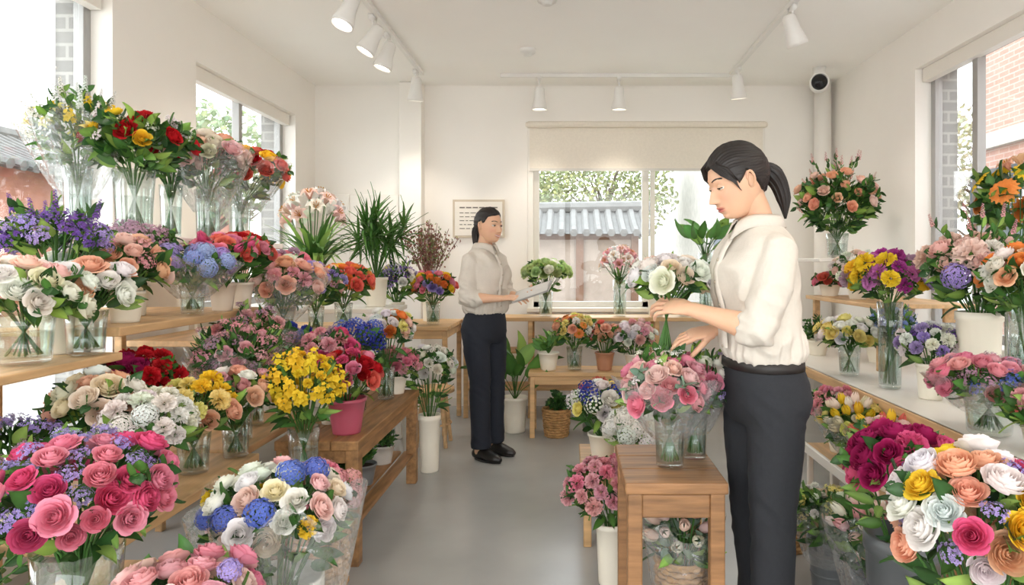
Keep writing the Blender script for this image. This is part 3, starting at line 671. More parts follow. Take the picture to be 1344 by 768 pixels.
B('blush_rose_bouquet', (-1.42, 3.42, .87), G, .16, .055, [('rose', 'peach', 4), ('rose', 'blush', 6), ('ruffle', 'rose', 2)], .155, 1.15, .04, nf=40, lean=(.03, 0), wrap=True)
B('lilac_bouquet', (-1.38, 3.76, .87), G, .14, .045, [('ruffle', 'lav', 3), ('rose', 'blush', 3), ('spray', 'mauve', 3)], .13, 1.14, .036, nf=34)
B('orange_rose_bouquet', (-1.34, 4.10, .87), G, .14, .055, [('rose', 'orange', 4), ('rose', 'coral', 3), ('rose', 'yellow', 2)], .16, 1.14, .04, nf=44, Rz=.1)
B('pink_mixed_bouquet', (-1.6, 3.9, .87), 'pot', .14, .055, [('rose', 'pink', 4), ('ruffle', 'mauve', 3), ('rose', 'white', 3)], .15, 1.2, .04, nf=34)
plant('potted_lily', (-1.72, 4.64, .95), 'tall', .25, .085, 'blade', .50, 70, None, ('lily', ['blush', 'white', 'white'], 18, .065, .18, .60))
plant('potted_palm', (-1.32, 4.72, .95), 'tall', .2, .08, 'palm', .58, 18)
B('white_stock_bouquet', (-1.235, 2.02, .54), G, .16, .055, [('ruffle', 'white', 8), ('hyd', 'white', 2)], .12, .77, .033, nf=30, Rz=.09)
B('peach_cream_bouquet', (-1.41, 2.06, .54), 'pot', .15, .055, [('rose', 'peach', 4), ('rose', 'cream', 5), ('rose', 'white', 3)], .12, .83, .038, nf=44)
B('yellow_peach_bouquet', (-1.26, 2.31, .54), G, .14, .055, [('ruffle', 'yellow', 3), ('rose', 'peach', 3), ('ruffle', 'lemon', 4)], .125, .76, .036, nf=30)
B('red_carnation_bouquet', (-1.47, 2.36, .54), 'pot', .18, .055, [('ruffle', 'red', 4), ('rose', 'magenta', 2)], .11, .86, .034, nf=40)
B('peach_pink_bouquet', (-1.21, 2.50, .54), G, .13, .05, [('rose', 'peach', 4), ('rose', 'rose', 3), ('rose', 'white', 2)], .11, .78, .036, nf=30)
B('mauve_waxflower_bouquet', (-1.31, 2.74, .54), G, .2, .055, [('spray', 'mauve', 4, 1.1), ('spray', 'rose', 5, 1.1), ('rose', 'rose', 2, .8)], .16, .87, .036, n=28, nf=150, wrap=True, fol='fine', tips=('spray', 'rose', 7, .06, .026))
B('dusty_pink_bouquet', (-1.38, 3.0, .54), G, .2, .055, [('spray', 'rose', 5, 1.1), ('spray', 'mauve', 3, 1.1), ('ruffle', 'rose', 2)], .16, .91, .036, n=28, nf=110, wrap=True, tips=('spray', 'mauve', 6, .05, .026))
B('blue_iris_bouquet', (-1.32, 3.2, .54), 'pot', .16, .05, [('ruffle', 'dblue', 3), ('spray', 'blue', 3)], .11, .88, .034, nf=24)
B('yellow_freesia_bouquet', (-1.0, 2.6, .42), G, .21, .06, [('free', 'yellow', 8, 1.0), ('ruffle', 'yellow', 3, .7)], .115, .77, .034, n=28, nf=44, fol='fine', Rz=.13)
B('red_ranunculus_pot', (-.95, 2.95, .52), 'pot', .15, .08, [('rose', 'red', 3), ('rose', 'pink', 3), ('rose', 'coral', 3), ('ruffle', 'hot', 1)], .135, .78, .034, nf=40, pcol=lin('#B9566A'), Rz=.09)
B('blue_hydrangea_bouquet', (-1.03, 3.36, .52), G, .18, .05, [('hyd', 'dblue', 3), ('hyd', 'blue', 2)], .10, .88, .055, n=7, nf=20)
B('mixed_spring_bouquet', (-.97, 3.66, .52), G, .18, .05, [('rose', 'orange', 2), ('ruffle', 'lemon', 2), ('rose', 'white', 4), ('rose', 'blush', 2)], .13, .90, .034, nf=34)
B('pink_lisianthus_bouquet', (-.96, 3.84, .52), 'pot', .1, .06, [('rose', 'pink', 3), ('ruffle', 'rose', 4)], .12, .68, .032, nf=34)
B('white_lisianthus_bouquet', (-.83, 4.12, 0), 'tall', .34, .065, [('rose', 'white', 4), ('spray', 'white', 2)], .14, .64, .034, nf=70, Rz=.12, n=22)
B('dark_pink_bouquet', (-1.08, 3.12, .52), 'pot', .16, .05, [('rose', 'hot', 2), ('spray', 'mauve', 3), ('ruffle', 'rose', 4)], .12, .86, .034, nf=34)
plant('potted_herb', (-1.0, 3.02, .17), 'pot', .10, .065, 'bush', .12, 26, lin('#8C8F90'))
plant('potted_herb', (-1.0, 3.35, .17), 'pot', .10, .065, 'bush', .12, 26, lin('#77797A'))
plant('potted_herb', (-1.0, 3.7, .17), 'pot', .10, .065, 'bush', .12, 26, lin('#C9C5BD'))
B('pink_rose_lilac_bouquet', (-1.02, 1.43, .36), G, .30, .085, [('rose', 'hot', 4), ('rose', 'pink', 7), ('spray', 'lav', 7, .9)], .165, .77, .031, n=54, Rz=.12, nf=50)
B('pink_peony_bouquet', (-.74, 1.33, 0), 'bucket', .40, .10, [('rose', 'pink', 4), ('rose', 'blush', 6), ('hyd', 'lav', 1, .9), ('rose', 'rose', 5)], .14, .57, .032, nf=44, Rz=.1, pcol=lin('#F2EFEA'))
B('white_rose_hydrangea_bouquet', (-.73, 1.72, 0), 'tall', .46, .11, [('rose', 'white', 11), ('rose', 'cream', 4), ('hyd', 'blue', 3, 1.05), ('ruffle', 'yellow', 2, .9), ('rose', 'blush', 4)], .155, .63, .033, Rz=.105, nf=60, pcol=C['white'], wrap=True)
plant('leafy_green_plant', (-1.42, 1.55, 0), 'tall', .42, .08, 'bush', .40, 28)
B('lilac_filler_bouquet', (-1.5, 1.85, .54), 'pot', .12, .06, [('spray', 'lav', 5, 1.2), ('spray', 'mauve', 2)], .12, .74, .034, nf=70, n=10)
B('pink_hydrangea_basket', (-.80, 2.22, 0), 'basket', .40, .085, [('hyd', 'rose', 3, 1.2), ('hyd', 'mauve', 2, 1.2), ('ruffle', 'pink', 2)], .10, .50, .038, nf=30)
B('lavender_mixed_bouquet', (-1.27, 5.10, .79), 'tall', .17, .055, [('spray', 'purple', 3, 1.2), ('spray', 'lav', 3, 1.2), ('ruffle', 'lemon', 2), ('rose', 'white', 2)], .15, 1.12, .036, nf=50, tips=('spike', 'lav', 5, .05, .018))
B('bright_ranunculus_bouquet', (-1.0, 5.10, .79), G, .17, .055, [('rose', 'coral', 2), ('rose', 'orange', 2), ('rose', 'lav', 2), ('rose', 'yellow', 2), ('rose', 'pink', 3)], .15, 1.08, .034, nf=34)
plant('dried_branch_arrangement', (-1.1, 5.42, .79), 'tall', .28, .05, 'twig', .57, 38)
plant('tall_leafy_plant', (-.39, 5.08, 0), 'tall', .26, .09, 'broad', .46, 16)
plant('potted_plant', (-.08, 4.95, 0), 'basket', .2, .10, 'bush', .15, 30)
plant('potted_plant', (.17, 5.0, 0), 'pot', .15, .075, 'bush', .12, 14, lin('#8F8A83'))
plant('potted_plant', (-.14, 5.0, .47), 'pot', .13, .075, 'broad', .17, 26)
B('orange_spring_bouquet', (.05, 5.0, .47), G, .17, .06, [('daisy', 'orange', 3, 1.1), ('ruffle', 'lemon', 2), ('ruffle', 'white', 2), ('rose', 'peach', 2)], .14, .77, .036, nf=44)
B('peach_flower_pot', (.27, 5.0, .47), 'pot', .13, .07, [('rose', 'peach', 4), ('rose', 'coral', 2), ('spray', 'rose', 2)], .11, .73, .034, nf=34, pcol=lin('#C08A6C'))
B('white_pink_bouquet', (.48, 4.98, .47), 'pot', .12, .065, [('rose', 'white', 5), ('rose', 'blush', 3), ('ruffle', 'rose', 2)], .15, .72, .036, nf=40)
B('greenish_white_bouquet', (-.18, 5.66, .81), G, .2, .06, [('rose', (.60, .72, .36), 5), ('rose', 'white', 3), ('ruffle', (.5, .68, .26), 4)], .18, 1.18, .042, nf=34, Rz=.09)
plant('lily_vase', (.43, 5.66, .81), G, .3, .06, 'blade', .22, 16, None, ('lily', ['blush', 'white', 'rose'], 18, .055, .14, .42))
plant('spider_plant', (.72, 5.60, .81), 'tall', .22, .07, 'blade', .38, 70)
plant('monstera_vase', (1.13, 5.62, .81), G, .52, .06, 'broad', .38, 24)
B('white_daisy_bouquet', (.95, 5.66, .81), G, .16, .05, [('daisy', 'white', 5), ('spray', 'lav', 3)], .13, 1.08, .034, nf=24)
B('pale_rose_bouquet', (1.4, 5.66, .81), G, .16, .05, [('rose', 'blush', 5), ('rose', 'white', 3)], .14, 1.08, .036, nf=24)
B('pink_rose_bouquet', (.325, 2.18, .60), G, .17, .052, [('rose', 'pink', 5), ('rose', 'blush', 3), ('rose', 'rose', 4), ('spray', 'white', 2, .7)], .13, .85, .034, n=28, Rz=.10, nf=60, wrap=True, fol='euc', lean=(-.02, 0), tips=('spray', 'white', 6, .03, .018))
B('white_lisianthus_vase', (.42, 2.27, .60), G, .165, .045, [('rose', 'white', 6), ('rose', 'pink', 3), ('spray', 'lav', 1, .8)], .105, .86, .034, n=17, nf=40, wrap=True, tips=('spray', 'lav', 4, .05, .016))
B('tulip_basket', (.375, 2.24, 0), 'basket', .29, .085, [('tulip', 'ivory', 4, .95), ('tulip', 'blush', 4, .95)], .105, .38, .032, n=18, nf=40, wrap=True, fol='euc', Rz=.10)
B('pink_carnation_vase', (.17, 2.68, 0), 'tall', .24, .06, [('ruffle', 'rose', 7), ('ruffle', 'pink', 3)], .13, .37, .034, nf=40, lean=(-.03, 0), Rz=.10)
B('mixed_hydrangea_bouquet', (.17, 3.35, .30), 'pot', .12, .07, [('hyd', 'white', 3, 1.1), ('hyd', 'dblue', 2, 1.2), ('ruffle', 'coral', 1), ('rose', 'white', 3), ('rose', 'lemon', 2)], .14, .56, .042, n=18, nf=36)
B('white_hydrangea_bouquet', (.30, 3.10, .30), 'pot', .10, .06, [('hyd', 'white', 4, 1.2)], .10, .49, .048, n=10, nf=24)
B('pink_carnation_bouquet', (.48, 3.3, .30), 'pot', .14, .06, [('ruffle', 'rose', 4), ('rose', 'peach', 2)], .12, .60, .036, nf=24)
B('peach_rose_arrangement', (1.84, 4.68, 1.28), G, .17, .075, [('rose', 'peach', 6), ('rose', 'blush', 3), ('spike', 'coral', 2, .5)], .25, 1.68, .040, n=28, Rz=.2, nf=190, lw=1.3, tips=('spike', 'rose', 12, .12, .02))
B('pink_rose_box', (1.82, 4.76, 1.02), 'pot', .08, .07, [('rose', 'pink', 3), ('rose', 'coral', 2)], .10, 1.13, .033, Rz=.05, nf=14, n=14)
B('white_stock_pot', (1.83, 4.33, 1.02), 'pot', .10, .065, [('ruffle', 'white', 4, .9), ('rose', 'blush', 3), ('spike', 'white', 2, .6)], .15, 1.20, .036, nf=50)
B('pink_carnation_pot', (1.86, 3.98, 1.02), 'pot', .10, .06, [('ruffle', 'rose', 4), ('ruffle', 'hot', 1), ('rose', 'white', 2)], .13, 1.2, .036, nf=34)
plant('potted_fern', (1.66, 4.55, .64), 'pot', .10, .07, 'bush', .18, 24)
plant('potted_fern', (1.9, 4.2, .64), 'pot', .10, .07, 'bush', .18, 24)
B('magenta_carnation_bouquet', (1.565, 3.33, .64), G, .42, .06, [('ruffle', (.45, .07, .33), 4), ('ruffle', 'mauve', 3), ('ruffle', 'yellow', 4, 1.2), ('ruffle', (.62, .22, .5), 2)], .175, 1.18, .042, n=26, Rz=.11, nf=60)
B('lemon_lisianthus_vase', (1.52, 3.70, .64), G, .16, .06, [('rose', 'lemon', 5), ('rose', 'white', 6)], .15, .87, .038, nf=60, Rz=.08)
B('blue_delphinium_vase', (1.72, 3.62, .64), G, .16, .045, [('spray', 'sky', 4, 1.2), ('ruffle', 'sky', 2, .8)], .10, .93, .032, nf=30, tips=('spike', 'blue', 5, .05, .014))
B('purple_pansy_pot', (1.63, 3.08, .64), 'tall', .16, .06, [('ruffle', 'lav', 3), ('ruffle', 'white', 4), ('spray', 'purple', 2)], .12, .88, .032, nf=44)
B('blush_peony_arrangement', (1.77, 2.95, .64), 'tall', .40, .09, [('ruffle', 'blush', 6, 1.5), ('hyd', 'lav', 3, 1.2), ('rose', 'blush', 4, 1.3), ('ruffle', 'white', 2, 1.2)], .20, 1.22, .045, n=18, Rz=.13, nf=100, lw=1.3, tips=('spike', 'rose', 9, .14, .018))
B('pink_rose_statice_bouquet', (1.50, 2.44, .64), G, .15, .085, [('rose', 'rose', 6), ('rose', 'pink', 5), ('spray', 'blue', 4, .9), ('spray', 'mauve', 2, .9)], .17, .83, .034, n=38, Rz=.09, nf=50, lean=(-.01, 0), wrap=True)
B('orange_white_bouquet', (1.74, 2.60, .64), G, .42, .07, [('rose', 'peach', 3), ('rose', 'white', 5), ('rose', 'orange', 2)], .14, 1.20, .040, nf=60)
B('orange_lily_arrangement', (2.02, 3.06, .64), G, .62, .07, [('daisy', 'orange', 3, 1.4), ('daisy', 'yellow', 4, 1.4), ('lily', 'peach', 2, 1.3)], .15, 1.54, .045, n=10, Rz=.18, nf=60, lw=1.5)
B('coral_berry_pot', (1.50, 2.18, .64), 'pot', .09, .05, [('spray', 'coral', 3), ('ruffle', 'rose', 2)], .08, .78, .03, nf=44)
B('magenta_rose_bouquet', (.93, 1.90, 0), 'bucket', .50, .10, [('rose', 'magenta', 6), ('rose', 'hot', 3), ('ruffle', 'hot', 1)], .145, .69, .042, n=20, Rz=.10, nf=70, pcol=lin('#55585A'))
B('yellow_white_rose_bouquet', (.77, 1.27, 0), 'tall', .58, .10, [('rose', 'yellow', 4, 1.1), ('rose', 'white', 6, 1.1), ('rose', 'peach', 4, 1.1), ('rose', 'hot', 1), ('spray', 'lav', 4, .85)], .145, .77, .032, n=40, Rz=.13, nf=60)
B('wrapped_tulip_bunch', (1.32, 2.80, .32), 'pot', .10, .06, [('tulip', 'coral', 3), ('tulip', 'yellow', 3), ('rose', 'blush', 4)], .13, .52, .03, nf=60, wrap=True)
B('wrapped_yellow_tulip_bunch', (1.30, 3.10, .32), 'pot', .10, .06, [('tulip', 'yellow', 4), ('tulip', 'cream', 5), ('rose', 'lemon', 2)], .13, .53, .03, nf=60, wrap=True)
B('wrapped_rose_bunch', (1.36, 2.50, .32), 'pot', .10, .06, [('rose', 'coral', 2), ('ruffle', 'rose', 3), ('tulip', 'blush', 3)], .12, .50, .03, nf=50, wrap=True)
B('wrapped_carnation_bunch', (1.34, 3.38, .32), 'pot', .10, .06, [('ruffle', 'pink', 3), ('ruffle', 'rose', 3)], .12, .54, .03, nf=40, wrap=True)
B('blush_tulip_bucket', (.99, 2.20, 0), 'bucket', .26, .075, [('tulip', 'blush', 4), ('tulip', 'ivory', 4), ('tulip', 'rose', 2)], .12, .41, .03, n=24, nf=60, pcol=lin('#4B5356'), wrap=True)
B('wrapped_greenery_bucket', (1.0, 2.62, 0), 'bucket', .2, .08, [('ruffle', 'white', 3, .7), ('spray', 'lemon', 2)], .11, .31, .03, n=14, nf=90, pcol=lin('#6B6F72'), wrap=True)
plant('leafy_floor_plant', (1.25, 2.15, .10), 'pot', .12, .07, 'broad', .17, 20, lin('#3D4143'))
plant('leafy_floor_plant', (1.3, 3.0, .10), 'pot', .06, .06, 'bush', .10, 10, lin('#8A6A50'))
plant('seedling_basket', (.96, 3.0, 0), 'basket', .2, .09, 'bush', .16, 26)

# ------------------------------------------------------------------ PEOPLE
M_skin = attrmat('skin', .5, 0, .35, sss=.15)
M_hair, nth, bh = newmat('hair'); bh.inputs['Base Color'].default_value = (*lin('#1E1714'), 1); bh.inputs['Roughness'].default_value = .5
M_shirt = mat('linen_shirt', lin('#D8D0C4'), .85, noise_scale=90, noise_amt=.015, bump=.2, bscale=420)
M_trous = mat('charcoal_trousers', lin('#26282D'), .85, noise_scale=90, noise_amt=.05, bump=.1, bscale=400)
M_trous2 = mat('navy_trousers', lin('#1C212C'), .85, noise_scale=90, noise_amt=.05, bump=.1, bscale=400)
M_shoe = mat('black_leather', lin('#1C1918'), .35, noise_amt=.05)
M_belt = mat('belt_leather', lin('#241F1D'), .5, noise_amt=.05)
M_eye = attrmat('eye', .15, 0, .5)
M_btn = mat('button', lin('#B9AC98'), .4)
SKIN = np.array(lin('#E1B495'))
def fuse(parts, voxel, sm=4, fac=.5):
    mb = MB()
    for V, Q, T in parts: mb.add(V, Q, T)
    me = mb.mesh('tmp'); o = bpy.data.objects.new('tmp', me); SC.collection.objects.link(o)
    r = o.modifiers.new('r', 'REMESH'); r.mode = 'VOXEL'; r.voxel_size = voxel
    s = o.modifiers.new('s', 'SMOOTH'); s.iterations = sm; s.factor = fac
    dg = bpy.context.evaluated_depsgraph_get(); ev = o.evaluated_get(dg); m2 = bpy.data.meshes.new_from_object(ev)
    bpy.data.objects.remove(o); bpy.data.meshes.remove(me)
    return m2
def finish(me, name, m, parent, col=None, disp=None):
    n = len(me.vertices)
    if disp:
        co = np.empty(n*3, np.float32); me.vertices.foreach_get('co', co); co = co.reshape(-1, 3)
        no = np.empty(n*3, np.float32); me.vertices.foreach_get('normal', no); no = no.reshape(-1, 3)
        d = np.array([disp(Vector(c)) for c in co]); co = co+no*d[:, None]; me.vertices.foreach_set('co', co.ravel().astype(np.float32))
    if col is not None:
        for a in list(me.attributes):
            if a.name == 'Col': me.attributes.remove(a)
        a = me.attributes.new('Col', 'FLOAT_COLOR', 'POINT'); a.data.foreach_set('color', np.tile(np.append(col, 1), n).astype(np.float32))
    me.materials.clear(); me.materials.append(m)
    me.polygons.foreach_set('material_index', np.zeros(len(me.polygons), np.int32))
    me.polygons.foreach_set('use_smooth', np.full(len(me.polygons), True)); me.update()
    o = bpy.data.objects.new(name, me); SC.collection.objects.link(o); attach(o, parent); return o
def ss(a, b, x): t = np.clip((x-a)/(b-a), 0, 1); return t*t*(3-2*t)
def head_verts(nt=130, nf=170, feat=True, smile=0):
    th = np.linspace(0.02, PI-.02, nt); ph = np.arange(nf)*2*PI/nf; TH, PH = np.meshgrid(th, ph, indexing='ij')
    dz = np.cos(TH); s = np.sin(TH); c, sn = np.cos(PH), np.sin(PH)
    sup = (1-np.abs(dz)**3.6)**(1/3.6); fr = ss(-.2, .5, c)*(dz < 0); s2 = s*(1-fr)+sup*fr
    x = np.where(c > 0, .092, .102)*s2*c; y = .0755*s2*sn; z = .115*dz
    lo = np.clip(-dz, 0, 1); y = y*(1-.34*lo**1.5)*(1+.03*np.clip(dz, 0, 1)); x = np.where(c < 0, x*(1-.42*lo), x)
    if feat:
        f = ss(.1, .6, c); g = lambda yy, zz, sy, sz: np.exp(-((y-yy)/sy)**2-((z-zz)/sz)**2)
        t = np.clip((z+.040)/.045, 0, 1); nh = .024*(1-t)**1.05*ss(-.052, -.041, z); sy = .0070+.0060*(1-t)
        d = nh*np.exp(-(y/sy)**2)+.006*(g(.0110, -.044, .006, .006)+g(-.0110, -.044, .006, .006))
        d = d-.0085*(g(.031, .0, .016, .011)+g(-.031, .0, .016, .011))+.003*(g(.03, .022, .02, .007)+g(-.03, .022, .02, .007))-.004*g(0, .004, .012, .012)
        zm = z-smile*14*y*y; mw = .021+.006*smile
        lm = np.exp(-(y/mw)**4)
        d = d+lm*(.0052*np.exp(-((zm+.0655)/.0042)**2)+.0052*np.exp(-((zm+.0755)/.0046)**2))-.0025*lm*np.exp(-((zm+.0705)/.0018)**2)
        d = d+.006*g(0, -.102, .02, .014)-.004*g(0, -.088, .02, .005)+(.003+.004*smile)*(g(.040, -.030, .016, .016)+g(-.040, -.030, .016, .016))
        x = x+d*f
    P = np.stack([x, y, z], -1).reshape(-1, 3)
    Q = [[i*nf+j, i*nf+(j+1) % nf, (i+1)*nf+(j+1) % nf, (i+1)*nf+j] for i in range(nt-1) for j in range(nf)]
    k = len(P); P = np.vstack([P, [0, 0, P[0, 2]], [0, 0, P[-1, 2]]])
    T = [[k, (j+1) % nf, j] for j in range(nf)]+[[k+1, (nt-1)*nf+j, (nt-1)*nf+(j+1) % nf] for j in range(nf)]
    return P, [q[::-1] for q in Q], [t[::-1] for t in T]
def person(name, pos, yaw, scale, arms, head, smile, lid, tmat, bang, pony, lean=0, belt=False, feet=None):
    root = empty(name, pos)
    cy, sy = math.cos(yaw), math.sin(yaw)
    R = np.array([[cy, -sy, 0], [sy, cy, 0], [0, 0, 1]]); pos = np.array(pos, float)
    def W(p): return (np.atleast_2d(np.array(p, float))*scale)@R.T+pos
    w1 = lambda p: W(p)[0]
    fwd, lft = R[:, 0], R[:, 1]
    def ringloft(rings, n=36):
        V = []
        for (z, cx, rx, ry) in rings:
            a = np.arange(n)*2*PI/n; e = .86
            V.append(np.stack([cx+rx*np.sign(np.cos(a))*np.abs(np.cos(a))**e, ry*np.sign(np.sin(a))*np.abs(np.sin(a))**e, np.full(n, z)], 1))
        V = np.concatenate(V); m = len(rings)
        Q = [[i*n+j, i*n+(j+1) % n, (i+1)*n+(j+1) % n, (i+1)*n+j] for i in range(m-1) for j in range(n)]
        V = np.vstack([V, [rings[0][1], 0, rings[0][0]], [rings[-1][1], 0, rings[-1][0]]]); k = m*n
        T = [[k, (j+1) % n, j] for j in range(n)]+[[k+1, (m-1)*n+j, (m-1)*n+(j+1) % n] for j in range(n)]
        return W(V), Q, T
    L = lean
    parts = [ringloft([(.955, 0, .100, .138), (.93, -.002, .106, .145), (.88, -.008, .118, .160), (.83, -.012, .124, .168), (.78, -.008, .112, .168), (.75, -.004, .09, .15)])]
    for sgn in (1, -1):
        fx = feet[0 if sgn > 0 else 1] if feet else (0, .088)
        kx = fx[0]*.5; yy = sgn*abs(fx[1])
        parts.append(tube(W([(-.006, sgn*.085, .82), (0, sgn*.086, .70), (kx+.006, yy*.98, .5), (kx+.004, yy, .42), (fx[0]-.004, yy, .22), (fx[0], yy, .075)]), [.088*scale, .086*scale, .070*scale, .067*scale, .064*scale, .066*scale], 20, up=fwd, roundend=False))
    def dt(c):
        q = (c-Vector(pos)); n1 = noise.noise(Vector((c.x*9, c.y*9, c.z*5)))
        kn = math.exp(-((q.z/scale-.45)/.12)**2)+.6*math.exp(-((q.z/scale-.12)/.08)**2)+.7*math.exp(-((q.z/scale-.78)/.09)**2)
        return .004*n1+.008*kn*(.3-abs(noise.noise(Vector((c.x*7+3, c.y*7, c.z*20+c.x*14))))*1.6)
    finish(fuse(parts, .008, 5), 'trousers', tmat, root, disp=dt)
    parts = [ringloft([(.935, 0, .10, .138), (.95, 0, .112, .150), (.975, .002, .122, .159), (1.01, .003+L*.1, .122, .158), (1.06, .006+L*.3, .117, .150), (1.11, .010+L*.4, .117, .148), (1.17, .016+L*.6, .124, .154), (1.23, .016+L*.8, .123, .158), (1.29, .006+L, .106, .158), (1.33, -.002+L, .086, .138), (1.360, -.006+L, .068, .095), (1.385, -.004+L, .058, .066)])]
    segs = []
    for sd, sgn in (('L', 1), ('R', -1)):
        S0 = w1((L, sgn*.085, 1.305)); S = w1((-.002+L, sgn*.150, 1.283)); E, Wr = np.array(arms[sd]['e']), np.array(arms[sd]['w'])
        cf = arms[sd].get('cuff', .3); Cf = E+(Wr-E)*cf
        q1 = S+(E-S)*.22; mid = (S+E)/2; E1 = E+(S-E)*.12; E2 = E+(Wr-E)*.1
        parts.append(tube([S0, S, q1, mid, E1, E, E2, Cf], [.046*scale, .056*scale, .061*scale, .058*scale, .056*scale, .054*scale, .052*scale, .047*scale], 20))
        dd = (Wr-E)/np.linalg.norm(Wr-E)
        parts.append(tube([Cf-dd*.04, Cf+dd*.006], [.054*scale, .051*scale], 20, roundend=False))
        segs.append((Vector(S), Vector(E), Vector(Wr)))
    def ds(c):
        q = c-Vector(pos); z = q.z/scale
        ql = Vector((q.dot(Vector(fwd)), q.dot(Vector(lft)), q.z))
        a = noise.noise(Vector((ql.x*8, ql.y*8, ql.z*4)))
        p = ql+Vector((a, noise.noise(Vector((ql.x*6+9, ql.y*6, ql.z*6))), 0))*.04
        n1 = noise.noise(Vector((p.x*5+p.z*8, p.y*8, p.z*3-p.x*5+5))); b = .2-math.sqrt(n1*n1+.004)
        wa = 0
        for (S, E, Wr) in segs:
            dE = (c-E).length; u = (E-S).normalized(); t = (c-S).dot(u); r = (c-S-u*t).length
            if r < .085 and t > .03: wa = max(wa, math.exp(-(dE/.12)**2))
        n2 = noise.noise(Vector((c.x*8, c.y*8, c.z*26+c.x*9))); k = .2-math.sqrt(n2*n2+.004)
        w = math.exp(-((z-.985)/.05)**2)*(1-wa)
        n3 = noise.noise(Vector((math.atan2(ql.y, ql.x)*5.5, 3.3, z*4))); v = .2-math.sqrt(n3*n3+.004)
        up_ = 1 if z < 1.3 else max(.2, 1-(z-1.3)/.08)
        return (.003*a+.030*b)*up_+.028*wa*k+.024*w*v
    finish(fuse(parts, .0055, 4), 'linen_shirt', M_shirt, root, disp=ds)
    if belt:
        V, Q, T = ringloft([(.918, 0, .106, .146), (.922, 0, .113, .153), (.946, 0, .112, .151), (.950, 0, .106, .145)]); mb = MB(); mb.add(V, Q, T); mb.obj('belt', [M_belt], parent=root)
    mb = MB(); zs_ = np.linspace(1.355, .985, 16); prof = lambda z: float(np.interp(z, [.95, .975, 1.01, 1.06, 1.11, 1.17, 1.23, 1.29, 1.33, 1.36, 1.385], [.112, .125, .126+L*.1, .123+L*.3, .127+L*.4, .140+L*.6, .139+L*.8, .112+L, .084+L, .062+L, .054+L]))
    V = []
    for z in zs_:
        x = prof(z)+.0045; V += [(x-.008, -.014, z), (x+.001, -.012, z), (x+.001, .012, z), (x-.008, .014, z)]
    mb.add(W(V), [[i*4+j, i*4+j+1, (i+1)*4+j+1, (i+1)*4+j] for i in range(15) for j in range(3)])
    mb.obj('shirt_placket', [M_shirt], parent=root)
    mb = MB()
    for z in (1.33, 1.26, 1.19, 1.12, 1.05, .99):
        V, Q = lathe([(.001, .002), (.005, .002), (.0055, 0)], 12); V = V[:, [2, 1, 0]]; mb.add(W(V+np.array([prof(z)+.007, 0, z])), Q)
    mb.obj('shirt_buttons', [M_btn], parent=root)
    n = 61; an = np.linspace(-PI, PI, n)*.95+PI; V = []
    for a in an:
        fr = abs(((a+PI) % (2*PI))-PI); fr = math.exp(-(fr/.50)**2)
        for (rr, zz) in ((.056, 1.365), (.057, 1.388), (.061, 1.400-.016*fr), (.071+.006*fr, 1.392-.026*fr), (.084+.020*fr, 1.360-.046*fr)):
            V.append((-.006+L+rr*math.cos(a)*1.02+.006*fr, rr*math.sin(a)*1.1, zz))
    mb = MB(); mb.add(W(V), [[i*5+j, i*5+j+1, (i+1)*5+j+1, (i+1)*5+j] for i in range(n-1) for j in range(4)])
    co = mb.obj('shirt_collar', [M_shirt], parent=root); so = co.modifiers.new('s', 'SOLIDIFY'); so.thickness = .003
    hc = np.array(head['c']); yawh = head.get('yaw', 0); pit = head['pitch']
    ch, sh_ = math.cos(yawh), math.sin(yawh); cp, sp = math.cos(pit), math.sin(pit)
    RH_ = np.array([[ch, -sh_, 0], [sh_, ch, 0], [0, 0, 1]])@np.array([[cp, 0, sp], [0, 1, 0], [-sp, 0, cp]])
    hsc = head.get('s', .98)
    def Hd(P): return W((np.atleast_2d(P)*hsc)@RH_.T+hc)
    nk = [w1((-.012+L, 0, 1.33)), w1((-.008+L, 0, 1.375)), (w1((-.006+L, 0, 1.40))+Hd((-.025, 0, -.085))[0])/2, Hd((-.022, 0, -.075))[0], Hd((-.02, 0, -.03))[0]]
    finish(fuse([tube(nk, [.056*scale, .050*scale, .046*scale, .048*scale, .052*scale], 24, up=fwd)], .006, 3), 'neck', M_skin, root, col=SKIN*.96)
    P, Q, T = head_verts(smile=smile); col = np.tile(SKIN, (len(P), 1)); x, y, z = P.T
    zm = z-smile*14*y*y; mw = .0215+.006*smile; lipm = np.exp(-(y/mw)**6)*np.exp(-((zm+.0705)/.0090)**6)*(x > .05)
    col = col*(1-lipm[:, None])+np.array(lin('#C26C64'))*lipm[:, None]
    line = np.exp(-(y/mw)**6)*np.exp(-((zm+.0705)/(.0030 if smile > .3 else .0013))**2)*(x > .05)*.85
    col = col*(1-line[:, None])+np.array(lin('#F6F0EA' if smile > .3 else '#6E3030'))*line[:, None]
    ch_ = (np.exp(-((y-.042)/.02)**2-((z+.03)/.02)**2)+np.exp(-((y+.042)/.02)**2-((z+.03)/.02)**2))*(x > 0)*.35
    col = col*(1-ch_[:, None])+np.array(lin('#E0927E'))*ch_[:, None]
    mb = MB(); mb.add(Hd(P), Q, T, col=col); mb.obj('head', [M_skin], parent=root)
    for sgn in (1, -1):
        mb = MB(); pts = []
        for a in np.linspace(-1.9, 2.9, 14): pts.append((-.008-.013*math.cos(a)*.9, sgn*(.076+.006*math.cos(a-1)), -.006+.026*math.sin(a)*(1 if a > 0 else .9)))
        V, Q, T = tube(Hd(pts), [.0040*scale]*14, 8); mb.add(V, Q, T, col=SKIN*.97)
        V, Q, T = tube(Hd([(-.010, sgn*.070, .014), (-.009, sgn*.0745, .0), (-.004, sgn*.073, -.024)]), [(.011, .005), (.012, .006), (.008, .005)], 10, up=lft); mb.add(V, Q, T, col=SKIN*.85)
        mb.obj('ear', [M_skin], parent=root)
